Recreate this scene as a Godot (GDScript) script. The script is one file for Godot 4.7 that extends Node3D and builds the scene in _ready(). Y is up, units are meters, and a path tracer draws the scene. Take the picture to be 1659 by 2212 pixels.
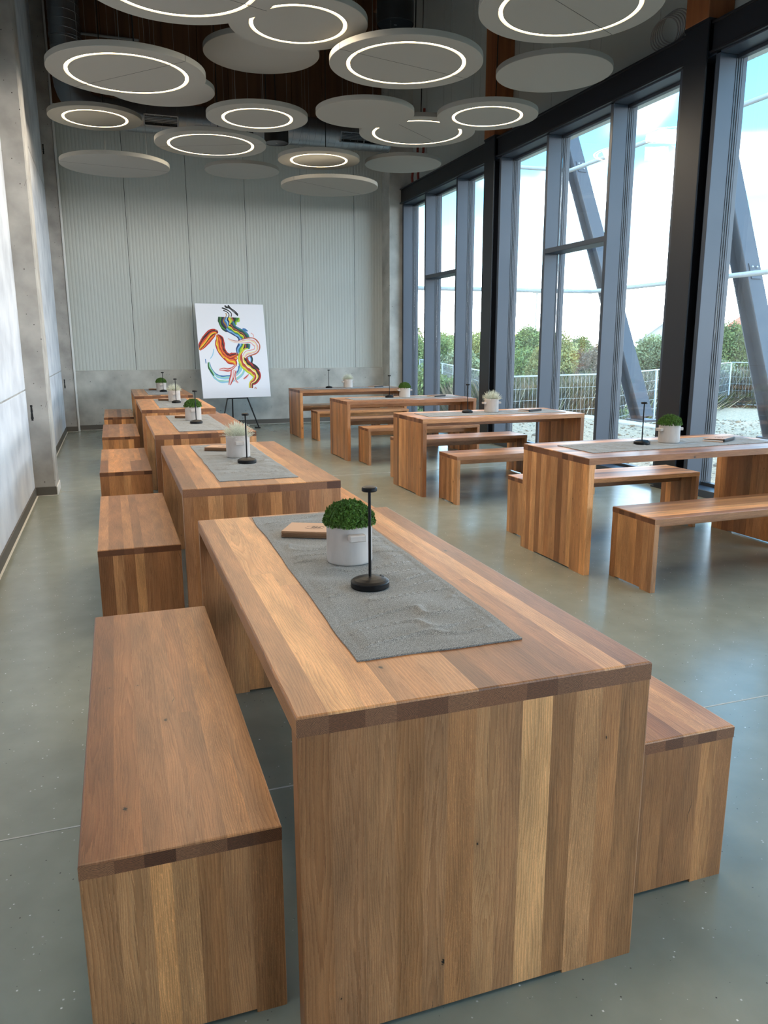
extends Node3D

# ---------------------------------------------------------------- shared state
var used := {}
var M := {}
var rng := RandomNumberGenerator.new()
var wood_tints: Array = []
var end_tints: Array = []
var strip_bytes: Array = []

const WALL_X := -0.77
const BACK_Z := -14.47
const FRONT_Z := 4.6
const CEIL := 7.6
const FX := 5.28          # inner face of the facade mullions
const HEAD := 3.95

func _ready() -> void:
	rng.seed = 7
	# ---------------- camera
	var cam := Camera3D.new()
	cam.name = "camera"
	cam.fov = 67.048
	cam.near = 0.05
	cam.far = 600.0
	cam.position = Vector3(0, 1.4357, 0)
	cam.basis = Basis.from_euler(Vector3(deg_to_rad(-12.18), deg_to_rad(-19.236), deg_to_rad(-0.163)), EULER_ORDER_YXZ)
	add_child(cam)
	# ---------------- sky, exposure
	var env := Environment.new()
	env.background_mode = Environment.BG_SKY
	var sky := Sky.new()
	var pano := PanoramaSkyMaterial.new()
	pano.panorama = sky_texture()
	sky.sky_material = pano
	env.sky = sky
	env.background_energy_multiplier = 1.0
	env.tonemap_mode = Environment.TONE_MAPPER_LINEAR
	env.tonemap_exposure = 1.82
	env.sdfgi_enabled = true
	env.ssao_enabled = true
	env.ssil_enabled = true
	var we := WorldEnvironment.new()
	we.name = "world"
	we.environment = env
	add_child(we)
	# ---------------- materials, then the place
	make_materials()
	build_room()
	build_facade()
	build_roof()
	build_outdoors()
	build_tables()
	build_easel()
	build_discs()
	build_ducts()
	build_speakers()
	build_small_fittings()

# ================================================================ helpers
func numbered(called: String) -> String:
	if not used.has(called):
		used[called] = 0
		return called
	used[called] += 1
	return "%s_%03d" % [called, used[called]]

func thing(called: String, label: String, category: String, at := Vector3.ZERO, turn := 0.0, group := "") -> Node3D:
	var o := Node3D.new()
	o.name = numbered(called)
	add_child(o)
	o.position = at
	o.rotation.y = turn
	meta(o, label, category, group)
	return o

func meta(o: Node, label: String, category := "", group := "", kind := "") -> void:
	if label != "":
		o.set_meta("label", label)
	if category != "":
		o.set_meta("category", category)
	if group != "":
		o.set_meta("group", group)
	if kind != "":
		o.set_meta("kind", kind)

func part(parent: Node, called: String, mesh: Mesh, m: Material, at := Vector3.ZERO, turn := Vector3.ZERO) -> MeshInstance3D:
	var o := MeshInstance3D.new()
	o.name = numbered(called) if parent == self else called
	o.mesh = mesh
	if m != null:
		for s in mesh.get_surface_count():
			if mesh.surface_get_material(s) == null:
				o.set_surface_override_material(s, m)
	parent.add_child(o, true)
	o.position = at
	o.rotation = turn
	return o

func structure(called: String, mesh: Mesh, m: Material, at := Vector3.ZERO, label := "") -> MeshInstance3D:
	var o := part(self, called, mesh, m, at)
	meta(o, label, "", "", "structure")
	return o

func struct_root(called: String, label := "", at := Vector3.ZERO) -> Node3D:
	var o := Node3D.new()
	o.name = numbered(called)
	add_child(o)
	o.position = at
	meta(o, label, "", "", "structure")
	return o

func st_new() -> SurfaceTool:
	var st := SurfaceTool.new()
	st.begin(Mesh.PRIMITIVE_TRIANGLES)
	return st

# a triangle or quad whose outside is the side away from "inside"
func face(st: SurfaceTool, pts: Array, inside: Vector3, uvs: Array = []) -> void:
	var n: Vector3 = (pts[1] - pts[0]).cross(pts[2] - pts[0])
	if n.length() < 1e-12 and pts.size() > 3:
		n = (pts[2] - pts[0]).cross(pts[3] - pts[0])
	if n.length() < 1e-12:
		return
	n = n.normalized()
	var mid := Vector3.ZERO
	for q in pts:
		mid += q
	mid /= pts.size()
	var order := range(pts.size())
	if n.dot(mid - inside) < 0.0:
		n = -n
	else:
		order.reverse()
	for k in range(1, pts.size() - 1):
		for i in [order[0], order[k], order[k + 1]]:
			st.set_normal(n)
			if uvs.size():
				st.set_uv(uvs[i])
			st.add_vertex(pts[i])

func add_box(st: SurfaceTool, lo: Vector3, hi: Vector3, c := 0.0) -> void:
	var mid := (lo + hi) * 0.5
	var h := (hi - lo) * 0.5
	c = minf(c, minf(h.x, minf(h.y, h.z)) * 0.9)
	for ax in 3:
		var b := (ax + 1) % 3
		var d := (ax + 2) % 3
		for s in [-1.0, 1.0]:
			var q := []
			for e in [[-1, -1], [1, -1], [1, 1], [-1, 1]]:
				var v := Vector3.ZERO
				v[ax] = s * h[ax]
				v[b] = e[0] * (h[b] - c)
				v[d] = e[1] * (h[d] - c)
				q.append(mid + v)
			face(st, q, mid)
		if c > 0.0:
			for s in [-1.0, 1.0]:
				for t in [-1.0, 1.0]:
					var q := []
					for e in [-1.0, 1.0]:
						var v := Vector3.ZERO
						v[ax] = e * (h[ax] - c); v[b] = s * h[b]; v[d] = t * (h[d] - c)
						q.append(mid + v)
					for e in [1.0, -1.0]:
						var v := Vector3.ZERO
						v[ax] = e * (h[ax] - c); v[b] = s * (h[b] - c); v[d] = t * h[d]
						q.append(mid + v)
					face(st, q, mid)
	if c > 0.0:
		for sx in [-1.0, 1.0]:
			for sy in [-1.0, 1.0]:
				for sz in [-1.0, 1.0]:
					face(st, [mid + Vector3(sx * h.x, sy * (h.y - c), sz * (h.z - c)), mid + Vector3(sx * (h.x - c), sy * h.y, sz * (h.z - c)), mid + Vector3(sx * (h.x - c), sy * (h.y - c), sz * h.z)], mid)

func box_mesh(lo: Vector3, hi: Vector3, c := 0.0) -> ArrayMesh:
	var st := st_new()
	add_box(st, lo, hi, c)
	return st.commit()

func sized_box(size: Vector3, c := 0.0) -> ArrayMesh:
	return box_mesh(-size * 0.5, size * 0.5, c)

# a body of revolution round y; prof is [radius, height] from bottom to top, hard corners kept
func add_lathe(st: SurfaceTool, prof: Array, seg := 48, a0 := 0.0, a1 := TAU, at := Vector3.ZERO) -> void:
	for k in range(prof.size() - 1):
		var r0: float = prof[k][0]
		var y0: float = prof[k][1]
		var r1: float = prof[k + 1][0]
		var y1: float = prof[k + 1][1]
		var nr := y1 - y0
		var ny := r0 - r1
		var l := sqrt(nr * nr + ny * ny)
		if l < 1e-9:
			continue
		nr /= l
		ny /= l
		for i in seg:
			var t0 := a0 + (a1 - a0) * i / seg
			var t1 := a0 + (a1 - a0) * (i + 1) / seg
			var d0 := Vector3(cos(t0), 0, sin(t0))
			var d1 := Vector3(cos(t1), 0, sin(t1))
			var v := [d0 * r0 + Vector3(0, y0, 0), d1 * r0 + Vector3(0, y0, 0), d1 * r1 + Vector3(0, y1, 0), d0 * r1 + Vector3(0, y1, 0)]
			var n := [d0 * nr + Vector3(0, ny, 0), d1 * nr + Vector3(0, ny, 0), d1 * nr + Vector3(0, ny, 0), d0 * nr + Vector3(0, ny, 0)]
			for tri in [[0, 1, 2], [0, 2, 3]]:
				if v[tri[0]].distance_to(v[tri[1]]) < 1e-7 or v[tri[1]].distance_to(v[tri[2]]) < 1e-7 or v[tri[0]].distance_to(v[tri[2]]) < 1e-7:
					continue
				for j in tri:
					st.set_normal(n[j])
					st.set_uv(Vector2(t0 / TAU if j in [0, 3] else t1 / TAU, v[j].y))
					st.add_vertex(v[j] + at)

func lathe(prof: Array, seg := 48, a0 := 0.0, a1 := TAU) -> ArrayMesh:
	var st := st_new()
	add_lathe(st, prof, seg, a0, a1)
	return st.commit()

func add_tube(st: SurfaceTool, pts: Array, r: float, sides := 8, r_end := -1.0, caps := true) -> void:
	if r_end < 0.0:
		r_end = r
	var rings := []
	var norms := []
	var up := Vector3(0.3, 0.9, 0.2).normalized()
	for i in pts.size():
		var t: Vector3 = (pts[mini(i + 1, pts.size() - 1)] - pts[maxi(i - 1, 0)]).normalized()
		if absf(t.dot(up)) > 0.95:
			up = Vector3(0.9, 0.1, 0.4).normalized()
		var a := t.cross(up).normalized()
		var b := t.cross(a).normalized()
		up = -b if b.dot(up) < 0 else b
		b = t.cross(a).normalized()
		var rr := lerpf(r, r_end, float(i) / maxf(1.0, pts.size() - 1))
		var ring := []
		var nn := []
		for k in sides:
			var w := TAU * k / sides
			var d := a * cos(w) + b * sin(w)
			ring.append(pts[i] + d * rr)
			nn.append(d)
		rings.append(ring)
		norms.append(nn)
	for i in range(rings.size() - 1):
		for k in sides:
			var k1 := (k + 1) % sides
			var q := [[i, k], [i + 1, k1], [i, k1], [i, k], [i + 1, k], [i + 1, k1]]
			for e in q:
				st.set_normal(norms[e[0]][e[1]])
				st.set_uv(Vector2(float(e[1]) / sides, float(e[0])))
				st.add_vertex(rings[e[0]][e[1]])
	if caps:
		for e in [0, rings.size() - 1]:
			var inner: Vector3 = pts[1] if e == 0 else pts[e - 1]
			face(st, rings[e], inner)

func tube(pts: Array, r: float, sides := 8, r_end := -1.0) -> ArrayMesh:
	var st := st_new()
	add_tube(st, pts, r, sides, r_end)
	return st.commit()

# a straight prism: polygon (convex) in the plane (u, v), pushed along w
func prism(poly: Array, origin: Vector3, u: Vector3, v: Vector3, w: Vector3) -> ArrayMesh:
	var st := st_new()
	add_prism(st, poly, origin, u, v, w)
	return st.commit()

func add_prism(st: SurfaceTool, poly: Array, origin: Vector3, u: Vector3, v: Vector3, w: Vector3) -> void:
	var a := []
	var b := []
	var mid := Vector3.ZERO
	for q in poly:
		a.append(origin + u * q.x + v * q.y)
		b.append(origin + u * q.x + v * q.y + w)
		mid += origin + u * q.x + v * q.y + w * 0.5
	mid /= poly.size()
	face(st, a, mid)
	face(st, b, mid)
	for i in a.size():
		var j := (i + 1) % a.size()
		face(st, [a[i], a[j], b[j], b[i]], mid)

func scattered(parent: Node, called: String, mesh: Mesh, m: Material, spots: Array, colors: Array = []) -> MultiMeshInstance3D:
	var mm := MultiMesh.new()
	mm.transform_format = MultiMesh.TRANSFORM_3D
	mm.use_colors = colors.size() > 0
	mm.mesh = mesh
	mm.instance_count = spots.size()
	for i in spots.size():
		mm.set_instance_transform(i, spots[i])
		if colors.size():
			mm.set_instance_color(i, colors[i])
	var o := MultiMeshInstance3D.new()
	o.name = numbered(called) if parent == self else called
	o.multimesh = mm
	o.material_override = m
	parent.add_child(o, true)
	return o

# ================================================================ textures
func noise(seed_: int, freq: float, octaves := 4, kind := FastNoiseLite.TYPE_SIMPLEX_SMOOTH) -> FastNoiseLite:
	var n := FastNoiseLite.new()
	n.seed = seed_
	n.noise_type = kind
	n.frequency = freq
	n.fractal_octaves = octaves
	if octaves <= 1:
		n.fractal_type = FastNoiseLite.FRACTAL_NONE
	return n

func ramp_texture(size: int, seed_: int, freq: float, octaves: int, stops: Array, stretch := 1) -> ImageTexture:
	var n := noise(seed_, freq, octaves)
	var im := n.get_seamless_image(size, size / stretch)
	im.convert(Image.FORMAT_L8)
	if stretch > 1:
		im.resize(size, size, Image.INTERPOLATE_CUBIC)
	var src := im.get_data()
	var g := Gradient.new()
	g.offsets = PackedFloat32Array(stops.map(func(s): return s[0]))
	g.colors = PackedColorArray(stops.map(func(s): return s[1]))
	var lut := PackedByteArray()
	for i in 256:
		var c := g.sample(i / 255.0)
		lut.append_array([int(c.r * 255), int(c.g * 255), int(c.b * 255)])
	var out := PackedByteArray()
	out.resize(src.size() * 3)
	for i in src.size():
		var v := src[i] * 3
		out[i * 3] = lut[v]
		out[i * 3 + 1] = lut[v + 1]
		out[i * 3 + 2] = lut[v + 2]
	return ImageTexture.create_from_image(Image.create_from_data(size, size, false, Image.FORMAT_RGB8, out))

func sky_texture() -> ImageTexture:
	var w := 1024
	var h := 512
	var im := Image.create(w, h, false, Image.FORMAT_RGBF)
	var n := noise(58, 1.0, 5)
	var n2 := noise(5, 1.0, 3)
	var sky_grad := Gradient.new()
	sky_grad.offsets = PackedFloat32Array([0.0, 0.04, 0.06, 0.09, 0.13, 0.2, 0.35, 1.0])
	sky_grad.colors = PackedColorArray([Color(13.5, 14.4, 15.2), Color(11.0, 11.9, 12.8), Color(2.6, 4.0, 4.8), Color(0.66, 1.8, 2.6), Color(0.36, 1.4, 2.25), Color(0.26, 1.2, 2.2), Color(0.27, 1.25, 2.35), Color(0.34, 1.15, 2.3)])
	for y in h:
		var el := (0.5 - (y + 0.5) / h) * PI
		var e := maxf(0.0, el)
		var base := sky_grad.sample(clampf(e / (PI * 0.5), 0.0, 1.0))
		var up := 1.0 / (sin(e) + 0.16)
		for x in w:
			if el < -0.02:
				im.set_pixel(x, y, Color(0.32, 0.31, 0.28))
				continue
			var az := TAU * x / w
			var qx := cos(az) * cos(e) * up
			var qz := sin(az) * cos(e) * up
			var c := n.get_noise_2d(qx * 1.1, qz * 1.1) + 0.5 * n2.get_noise_2d(qx * 0.5 + 9.0, qz * 0.5)
			var k := smoothstep(0.12, 0.6, c) * 0.9
			im.set_pixel(x, y, base.lerp(Color(5.4, 5.9, 6.4), k))
	return ImageTexture.create_from_image(im)

const STRIPS := 16
const SW := 2048
const SH := 128
const STRIP_LEN := 1.9
const STRIP_WIDE := 0.064

func paint_strip(s: int) -> void:
	var r := RandomNumberGenerator.new()
	r.seed = 100 + s
	var slow := noise(300 + s, 1.0, 2)
	var fine := noise(400 + s, 1.0, 2)
	# 0 plain-sawn with arches, 1 quarter-sawn with ray flecks, 2 straight
	var kind := [0, 1, 2, 0, 2, 1, 0, 2, 0, 2, 1, 0, 2, 0, 2, 0][s] as int
	var bright: float = [1.0, 1.20, 0.94, 0.90, 1.12, 1.03, 0.84, 1.0, 1.13, 0.87, 1.08, 0.97, 1.24, 0.92, 0.80, 1.04][s]
	var red: float = [1.0, 0.97, 1.03, 1.03, 0.98, 1.0, 1.05, 1.0, 0.97, 1.03, 1.0, 1.02, 0.96, 1.03, 1.05, 1.0][s]
	var c0 := r.randf_range(-0.02, 0.02)
	var freq := r.randf_range(130.0, 240.0)
	var slope := r.randf_range(-0.012, 0.012)
	var ph := r.randf() * 100.0
	var knots := []
	if s in [3, 8, 13]:
		knots.append([r.randf_range(0.2, 1.6), r.randf_range(-0.02, 0.02), r.randf_range(0.003, 0.0055)])
	if s in [0, 6, 11, 15]:
		for k in 2:
			knots.append([r.randf_range(0.1, 1.8), r.randf_range(-0.025, 0.025), r.randf_range(0.0012, 0.002)])
	var cracks := []
	if s in [3, 9, 14]:
		cracks.append([r.randf_range(0.2, 1.6), r.randf_range(-0.02, 0.02), r.randf_range(0.015, 0.05)])
	var out := PackedByteArray()
	out.resize(SW * SH * 3)
	for y in SH:
		var c := ((y + 0.5) / SH - 0.5) * STRIP_WIDE
		for x in SW:
			var t := (x + 0.5) / SW * STRIP_LEN
			var w0 := slow.get_noise_2d(t * 2.2 + ph, c * 14.0)
			var cc := c + slope * t + w0 * 0.009
			var dark := 0.0
			for k in knots:
				var dt: float = absf(t - k[0])
				if dt < 0.14:
					var dc: float = c - k[1]
					var dd := sqrt(dt * dt * 0.35 + dc * dc) / (k[2] as float)
					if dd < 9.0:
						cc += signf(dc) * (k[2] as float) * 1.6 * exp(-dd * 0.45)
						var edge := dd + 0.5 * w0 + 0.35 * sin(t * 900.0 + c * 700.0)
						dark += 0.62 * smoothstep(1.2, 0.5, edge) + 0.25 * exp(-dd * 0.6)
			for k in cracks:
				var dt2: float = t - k[0]
				if absf(dt2) < k[2]:
					var wob: float = k[1] + 0.003 * sin(dt2 * 90.0) + dt2 * 0.06
					if absf(c - wob) < 0.0009 * (1.0 - absf(dt2) / k[2]):
						dark += 0.6
			var g := 0.0
			if kind == 0:
				var q := cc - c0
				var dep := 0.012 + 0.026 * (t / STRIP_LEN) + 0.012 * slow.get_noise_2d(t * 1.1 - ph, 7.0)
				g = sqrt(q * q * 1.5 + dep * dep) * freq * 1.1
			else:
				g = cc * freq * (1.1 if kind == 1 else 0.75)
			var f1 := fine.get_noise_2d(t * 9.0, cc * 480.0)
			var f2 := fine.get_noise_2d(t * 38.0 + 50.0, cc * 1900.0)
			var fr := g + f1 * 0.30 + ph
			fr -= floorf(fr)
			var late := fr * fr
			var v := bright * (1.12 + 0.13 * f1 + 0.06 * f2 - 0.17 * late + 0.14 * w0)
			if f2 > 0.30 and fr < 0.55:
				v -= 0.11 * bright
			if kind == 1:
				var f3 := slow.get_noise_2d(t * 26.0 + c * 120.0 + 60.0, c * 95.0 - t * 6.0)
				if absf(f3 - 0.34) < 0.045:
					v += 0.13
			v *= 1.0 - minf(0.85, dark)
			var rr := v * 0.675 * (0.4 + 0.6 * red)
			var gg := v * (0.490 - 0.03 * late)
			var bb := v * (0.328 - 0.04 * late)
			var o := (y * SW + x) * 3
			out[o] = clampi(int(rr * 255), 0, 255)
			out[o + 1] = clampi(int(gg * 255), 0, 255)
			out[o + 2] = clampi(int(bb * 255), 0, 255)
	strip_bytes[s] = out

func wood_texture() -> ImageTexture:
	strip_bytes.resize(STRIPS)
	var task := WorkerThreadPool.add_group_task(paint_strip, STRIPS)
	WorkerThreadPool.wait_for_group_task_completion(task)
	var all := PackedByteArray()
	for b in strip_bytes:
		all.append_array(b)
	return ImageTexture.create_from_image(Image.create_from_data(SW, SH * STRIPS, false, Image.FORMAT_RGB8, all))

func end_grain_texture() -> ImageTexture:
	var n := noise(77, 0.012, 3)
	var size := 512
	var out := PackedByteArray()
	out.resize(size * size * 3)
	for y in size:
		for x in size:
			# curved growth rings of several centres, one for each quarter of the picture
			var cx := 128.0 + 256.0 * floorf(x / 256.0) + 60.0 * sin(floorf(y / 128.0) * 2.4)
			var cy := 128.0 * floorf(y / 128.0) + 150.0 * (1.0 if int(y / 128) % 2 == 0 else -0.4)
			var d := sqrt((x - cx) * (x - cx) + (y - cy) * (y - cy)) + n.get_noise_2d(x, y) * 9.0
			var fr := d / 7.0
			fr -= floorf(fr)
			var v := 1.12 - 0.46 * fr * fr + 0.12 * n.get_noise_2d(x * 5.0, y * 5.0)
			if fmod(atan2(y - cy, x - cx) * 40.0 + n.get_noise_2d(y * 2.0, x) * 4.0, 1.0) > 0.93:
				v += 0.08
			var o := (y * size + x) * 3
			out[o] = clampi(int(v * 0.545 * 255), 0, 255)
			out[o + 1] = clampi(int(v * 0.365 * 255), 0, 255)
			out[o + 2] = clampi(int(v * 0.25 * 255), 0, 255)
	return ImageTexture.create_from_image(Image.create_from_data(size, size, false, Image.FORMAT_RGB8, out))

func dot(im: Image, x: int, y: int, r: float, c: Color) -> void:
	var k := int(ceil(r))
	for dy in range(-k, k + 1):
		for dx in range(-k, k + 1):
			if dx * dx + dy * dy <= r * r:
				var px := posmod(x + dx, im.get_width())
				var py := posmod(y + dy, im.get_height())
				im.set_pixel(px, py, c)

func floor_texture() -> ImageTexture:
	var base := ramp_texture(1024, 31, 0.006, 4, [[0.0, Color(0.515, 0.53, 0.48)], [1.0, Color(0.56, 0.575, 0.525)]])
	var im := base.get_image()
	var r := RandomNumberGenerator.new()
	r.seed = 9
	for i in 420:
		var g := r.randf_range(0.68, 0.92)
		dot(im, r.randi() % 1024, r.randi() % 1024, [0.5, 0.9, 1.1, 1.5][r.randi() % 4], Color(g, g, g * 0.98))
	for i in 260:
		var g := r.randf_range(0.2, 0.34)
		dot(im, r.randi() % 1024, r.randi() % 1024, [0.5, 0.9, 1.2][r.randi() % 3], Color(g, g, g * 0.95))
	return ImageTexture.create_from_image(im)

func cloth_texture() -> ImageTexture:
	var n := noise(3, 0.5, 1)
	var n2 := noise(4, 0.06, 3)
	var size := 512
	var im := Image.create(size, size, false, Image.FORMAT_RGB8)
	var r := RandomNumberGenerator.new()
	r.seed = 4
	for y in size:
		for x in size:
			var v := 0.50 + 0.24 * n.get_noise_2d(x * 0.6, y * 1.4) + 0.22 * n.get_noise_2d(x * 1.4 + 400.0, y * 0.6) + 0.04 * n2.get_noise_2d(x, y) + r.randf_range(-0.07, 0.07)
			im.set_pixel(x, y, Color(v, v * 0.995, v * 0.97))
	return ImageTexture.create_from_image(im)

func concrete_texture(seed_: int, a: Color, b: Color, holes: int) -> ImageTexture:
	var t := ramp_texture(1024, seed_, 0.0045, 5, [[0.0, a], [0.45, a.lerp(b, 0.5)], [1.0, b]])
	var im := t.get_image()
	var r := RandomNumberGenerator.new()
	r.seed = seed_
	for i in holes:
		var g := r.randf_range(0.25, 0.55)
		dot(im, r.randi() % 1024, r.randi() % 1024, r.randf_range(0.6, 2.6), Color(g, g * 0.97, g * 0.93))
	for i in holes / 12:
		var x := r.randi() % 1024
		var y := r.randi() % 1024
		var dx := r.randf_range(-0.5, 0.5)
		for k in r.randi_range(15, 45):
			dot(im, int(x + dx * k), y + k, 0.6, a.darkened(0.35))
	return ImageTexture.create_from_image(im)

func mat(color: Color, rough := 0.7, tex: Texture2D = null, scale := 0.0, metal := 0.0) -> StandardMaterial3D:
	var m := StandardMaterial3D.new()
	m.albedo_color = color
	m.roughness = rough
	m.metallic = metal
	if tex:
		m.albedo_texture = tex
		if scale > 0.0:
			m.uv1_triplanar = true
			m.uv1_world_triplanar = true
			m.uv1_scale = Vector3.ONE * scale
	return m

func make_materials() -> void:
	var wood := wood_texture()
	var ends := end_grain_texture()
	for t in [Color(1, 1, 1), Color(1.0, 0.97, 0.93), Color(0.88, 0.845, 0.81), Color(1.0, 1.0, 1.0), Color(0.80, 0.765, 0.74), Color(0.95, 0.95, 0.94)]:
		var m := mat(t, 0.38, wood)
		m.metallic_specular = 0.5
		wood_tints.append(m)
		end_tints.append(mat(Color(t.r * 0.98, t.g * 0.98, t.b * 0.98), 0.5, ends))
	for t in [Color(0.66, 0.60, 0.56), Color(1.0, 1.0, 0.98), Color(0.74, 0.70, 0.68), Color(0.82, 0.78, 0.74)]:
		end_tints.append(mat(t, 0.5, ends))
	M.floor = mat(Color.WHITE, 0.23, floor_texture(), 1.0 / 1.5)
	M.joint = mat(Color(0.72, 0.72, 0.7), 0.6)
	var con := concrete_texture(11, Color(0.64, 0.63, 0.62), Color(0.84, 0.83, 0.815), 150)
	M.concrete = mat(Color(0.86, 0.855, 0.84), 0.85, con, 0.5)
	var white := ramp_texture(1024, 45, 0.004, 5, [[0.0, Color(0.70, 0.715, 0.745)], [0.5, Color(0.78, 0.795, 0.82)], [1.0, Color(0.84, 0.85, 0.865)]], 1)
	M.lime = mat(Color.WHITE, 0.85, white, 0.42)
	M.dado = mat(Color(0.93, 0.945, 0.93), 0.85, con, 0.4)
	M.panel = mat(Color(0.735, 0.755, 0.735), 0.45)
	M.base = mat(Color(0.36, 0.345, 0.32), 0.6)
	M.caulk = mat(Color(0.83, 0.82, 0.78), 0.6)
	M.white_trim = mat(Color(0.85, 0.85, 0.84), 0.5)
	M.steel = mat(Color(0.205, 0.245, 0.30), 0.4)
	M.steel_bead = mat(Color(0.20, 0.225, 0.26), 0.4)
	M.column = mat(Color(0.10, 0.115, 0.145), 0.42)
	M.brace = mat(Color(0.235, 0.25, 0.275), 0.5)
	M.glass = mat(Color(0.92, 0.97, 1.0, 0.03), 0.01)
	M.glass.transparency = BaseMaterial3D.TRANSPARENCY_ALPHA
	var glu := ramp_texture(512, 61, 0.012, 4, [[0.0, Color(0.47, 0.27, 0.14)], [1.0, Color(0.62, 0.38, 0.21)]], 16)
	M.glulam = mat(Color.WHITE, 0.6, glu, 1.1)
	M.board = mat(Color(0.68, 0.74, 0.82), 0.7, glu, 0.8)
	M.ceiling = mat(Color(0.45, 0.44, 0.43), 0.8)
	M.disc = mat(Color(0.60, 0.595, 0.57), 0.9)
	M.groove = mat(Color(0.45, 0.27, 0.19), 0.6)
	M.led = mat(Color(1.0, 0.95, 0.85), 0.5)
	M.led.emission_enabled = true
	M.led.emission = Color(1.0, 0.90, 0.72)
	M.led.emission_energy_multiplier = 8.0
	M.wire = mat(Color(0.05, 0.05, 0.05), 0.6)
	M.duct = mat(Color(0.62, 0.64, 0.66), 0.35, null, 0.0, 1.0)
	M.black = mat(Color(0.035, 0.035, 0.04), 0.5)
	M.black_metal = mat(Color(0.045, 0.047, 0.058), 0.42)
	M.black_metal.metallic_specular = 0.35
	M.speaker_face = mat(Color(0.30, 0.33, 0.36), 0.6)
	var cl := mat(Color(1, 1, 1), 1.0, cloth_texture())
	cl.uv1_scale = Vector3(2.3, 2.3, 1)
	cl.rim_enabled = true
	cl.rim = 0.25
	M.cloth = cl
	var pot := ramp_texture(256, 71, 0.02, 4, [[0.0, Color(0.70, 0.665, 0.64)], [1.0, Color(0.78, 0.745, 0.72)]], 4)
	M.pot = mat(Color.WHITE, 0.85, pot, 4.0)
	M.soil = mat(Color(0.16, 0.12, 0.09), 1.0)
	M.green = mat(Color.WHITE, 0.6)
	M.green.vertex_color_use_as_albedo = true
	M.silver = mat(Color(0.88, 0.89, 0.82), 0.8)
	M.silver.backlight_enabled = true
	M.silver.backlight = Color(0.4, 0.4, 0.36)
	M.menu_wood = mat(Color(0.75, 0.59, 0.475), 0.55)
	M.menu_slat = mat(Color(0.55, 0.41, 0.30), 0.6)
	M.menu_dark = mat(Color(0.07, 0.065, 0.065), 0.5)
	M.paper = mat(Color(0.85, 0.85, 0.84), 0.8)
	M.ink = mat(Color(0.20, 0.13, 0.10), 0.7)
	M.canvas_edge = mat(Color(0.86, 0.87, 0.9), 0.7)
	M.gravel = mat(Color.WHITE, 0.95, concrete_gravel(), 0.8)
	M.stone = mat(Color.WHITE, 0.9)
	M.stone.vertex_color_use_as_albedo = true
	M.kerb = mat(Color(0.82, 0.79, 0.75), 0.9)
	M.leaf = mat(Color.WHITE, 0.7)
	M.leaf.vertex_color_use_as_albedo = true
	M.leaf.backlight_enabled = true
	M.leaf.backlight = Color(0.35, 0.4, 0.2)
	M.bark = mat(Color(0.33, 0.28, 0.22), 0.9)
	M.galv = mat(Color(0.72, 0.73, 0.73), 0.45)
	M.house = mat(Color(0.74, 0.74, 0.74), 0.9)
	M.roof = mat(Color(0.86, 0.40, 0.22), 0.8)
	M.house_glass = mat(Color(0.25, 0.29, 0.34), 0.2)
	M.yellow = mat(Color(0.86, 0.68, 0.10), 0.6)
	M.red = mat(Color(0.50, 0.16, 0.12), 0.5)
	M.cable_grey = mat(Color(0.55, 0.55, 0.54), 0.6)

func concrete_gravel() -> ImageTexture:
	var n := noise(91, 0.09, 2, FastNoiseLite.TYPE_CELLULAR)
	n.cellular_return_type = FastNoiseLite.RETURN_CELL_VALUE
	var n2 := noise(92, 0.01, 3)
	var size := 512
	var im := Image.create(size, size, false, Image.FORMAT_RGB8)
	for y in size:
		for x in size:
			var v := 0.70 + 0.16 * n.get_noise_2d(x, y) + 0.08 * n2.get_noise_2d(x, y)
			im.set_pixel(x, y, Color(v, v * 0.85, v * 0.68))
	return ImageTexture.create_from_image(im)

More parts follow.
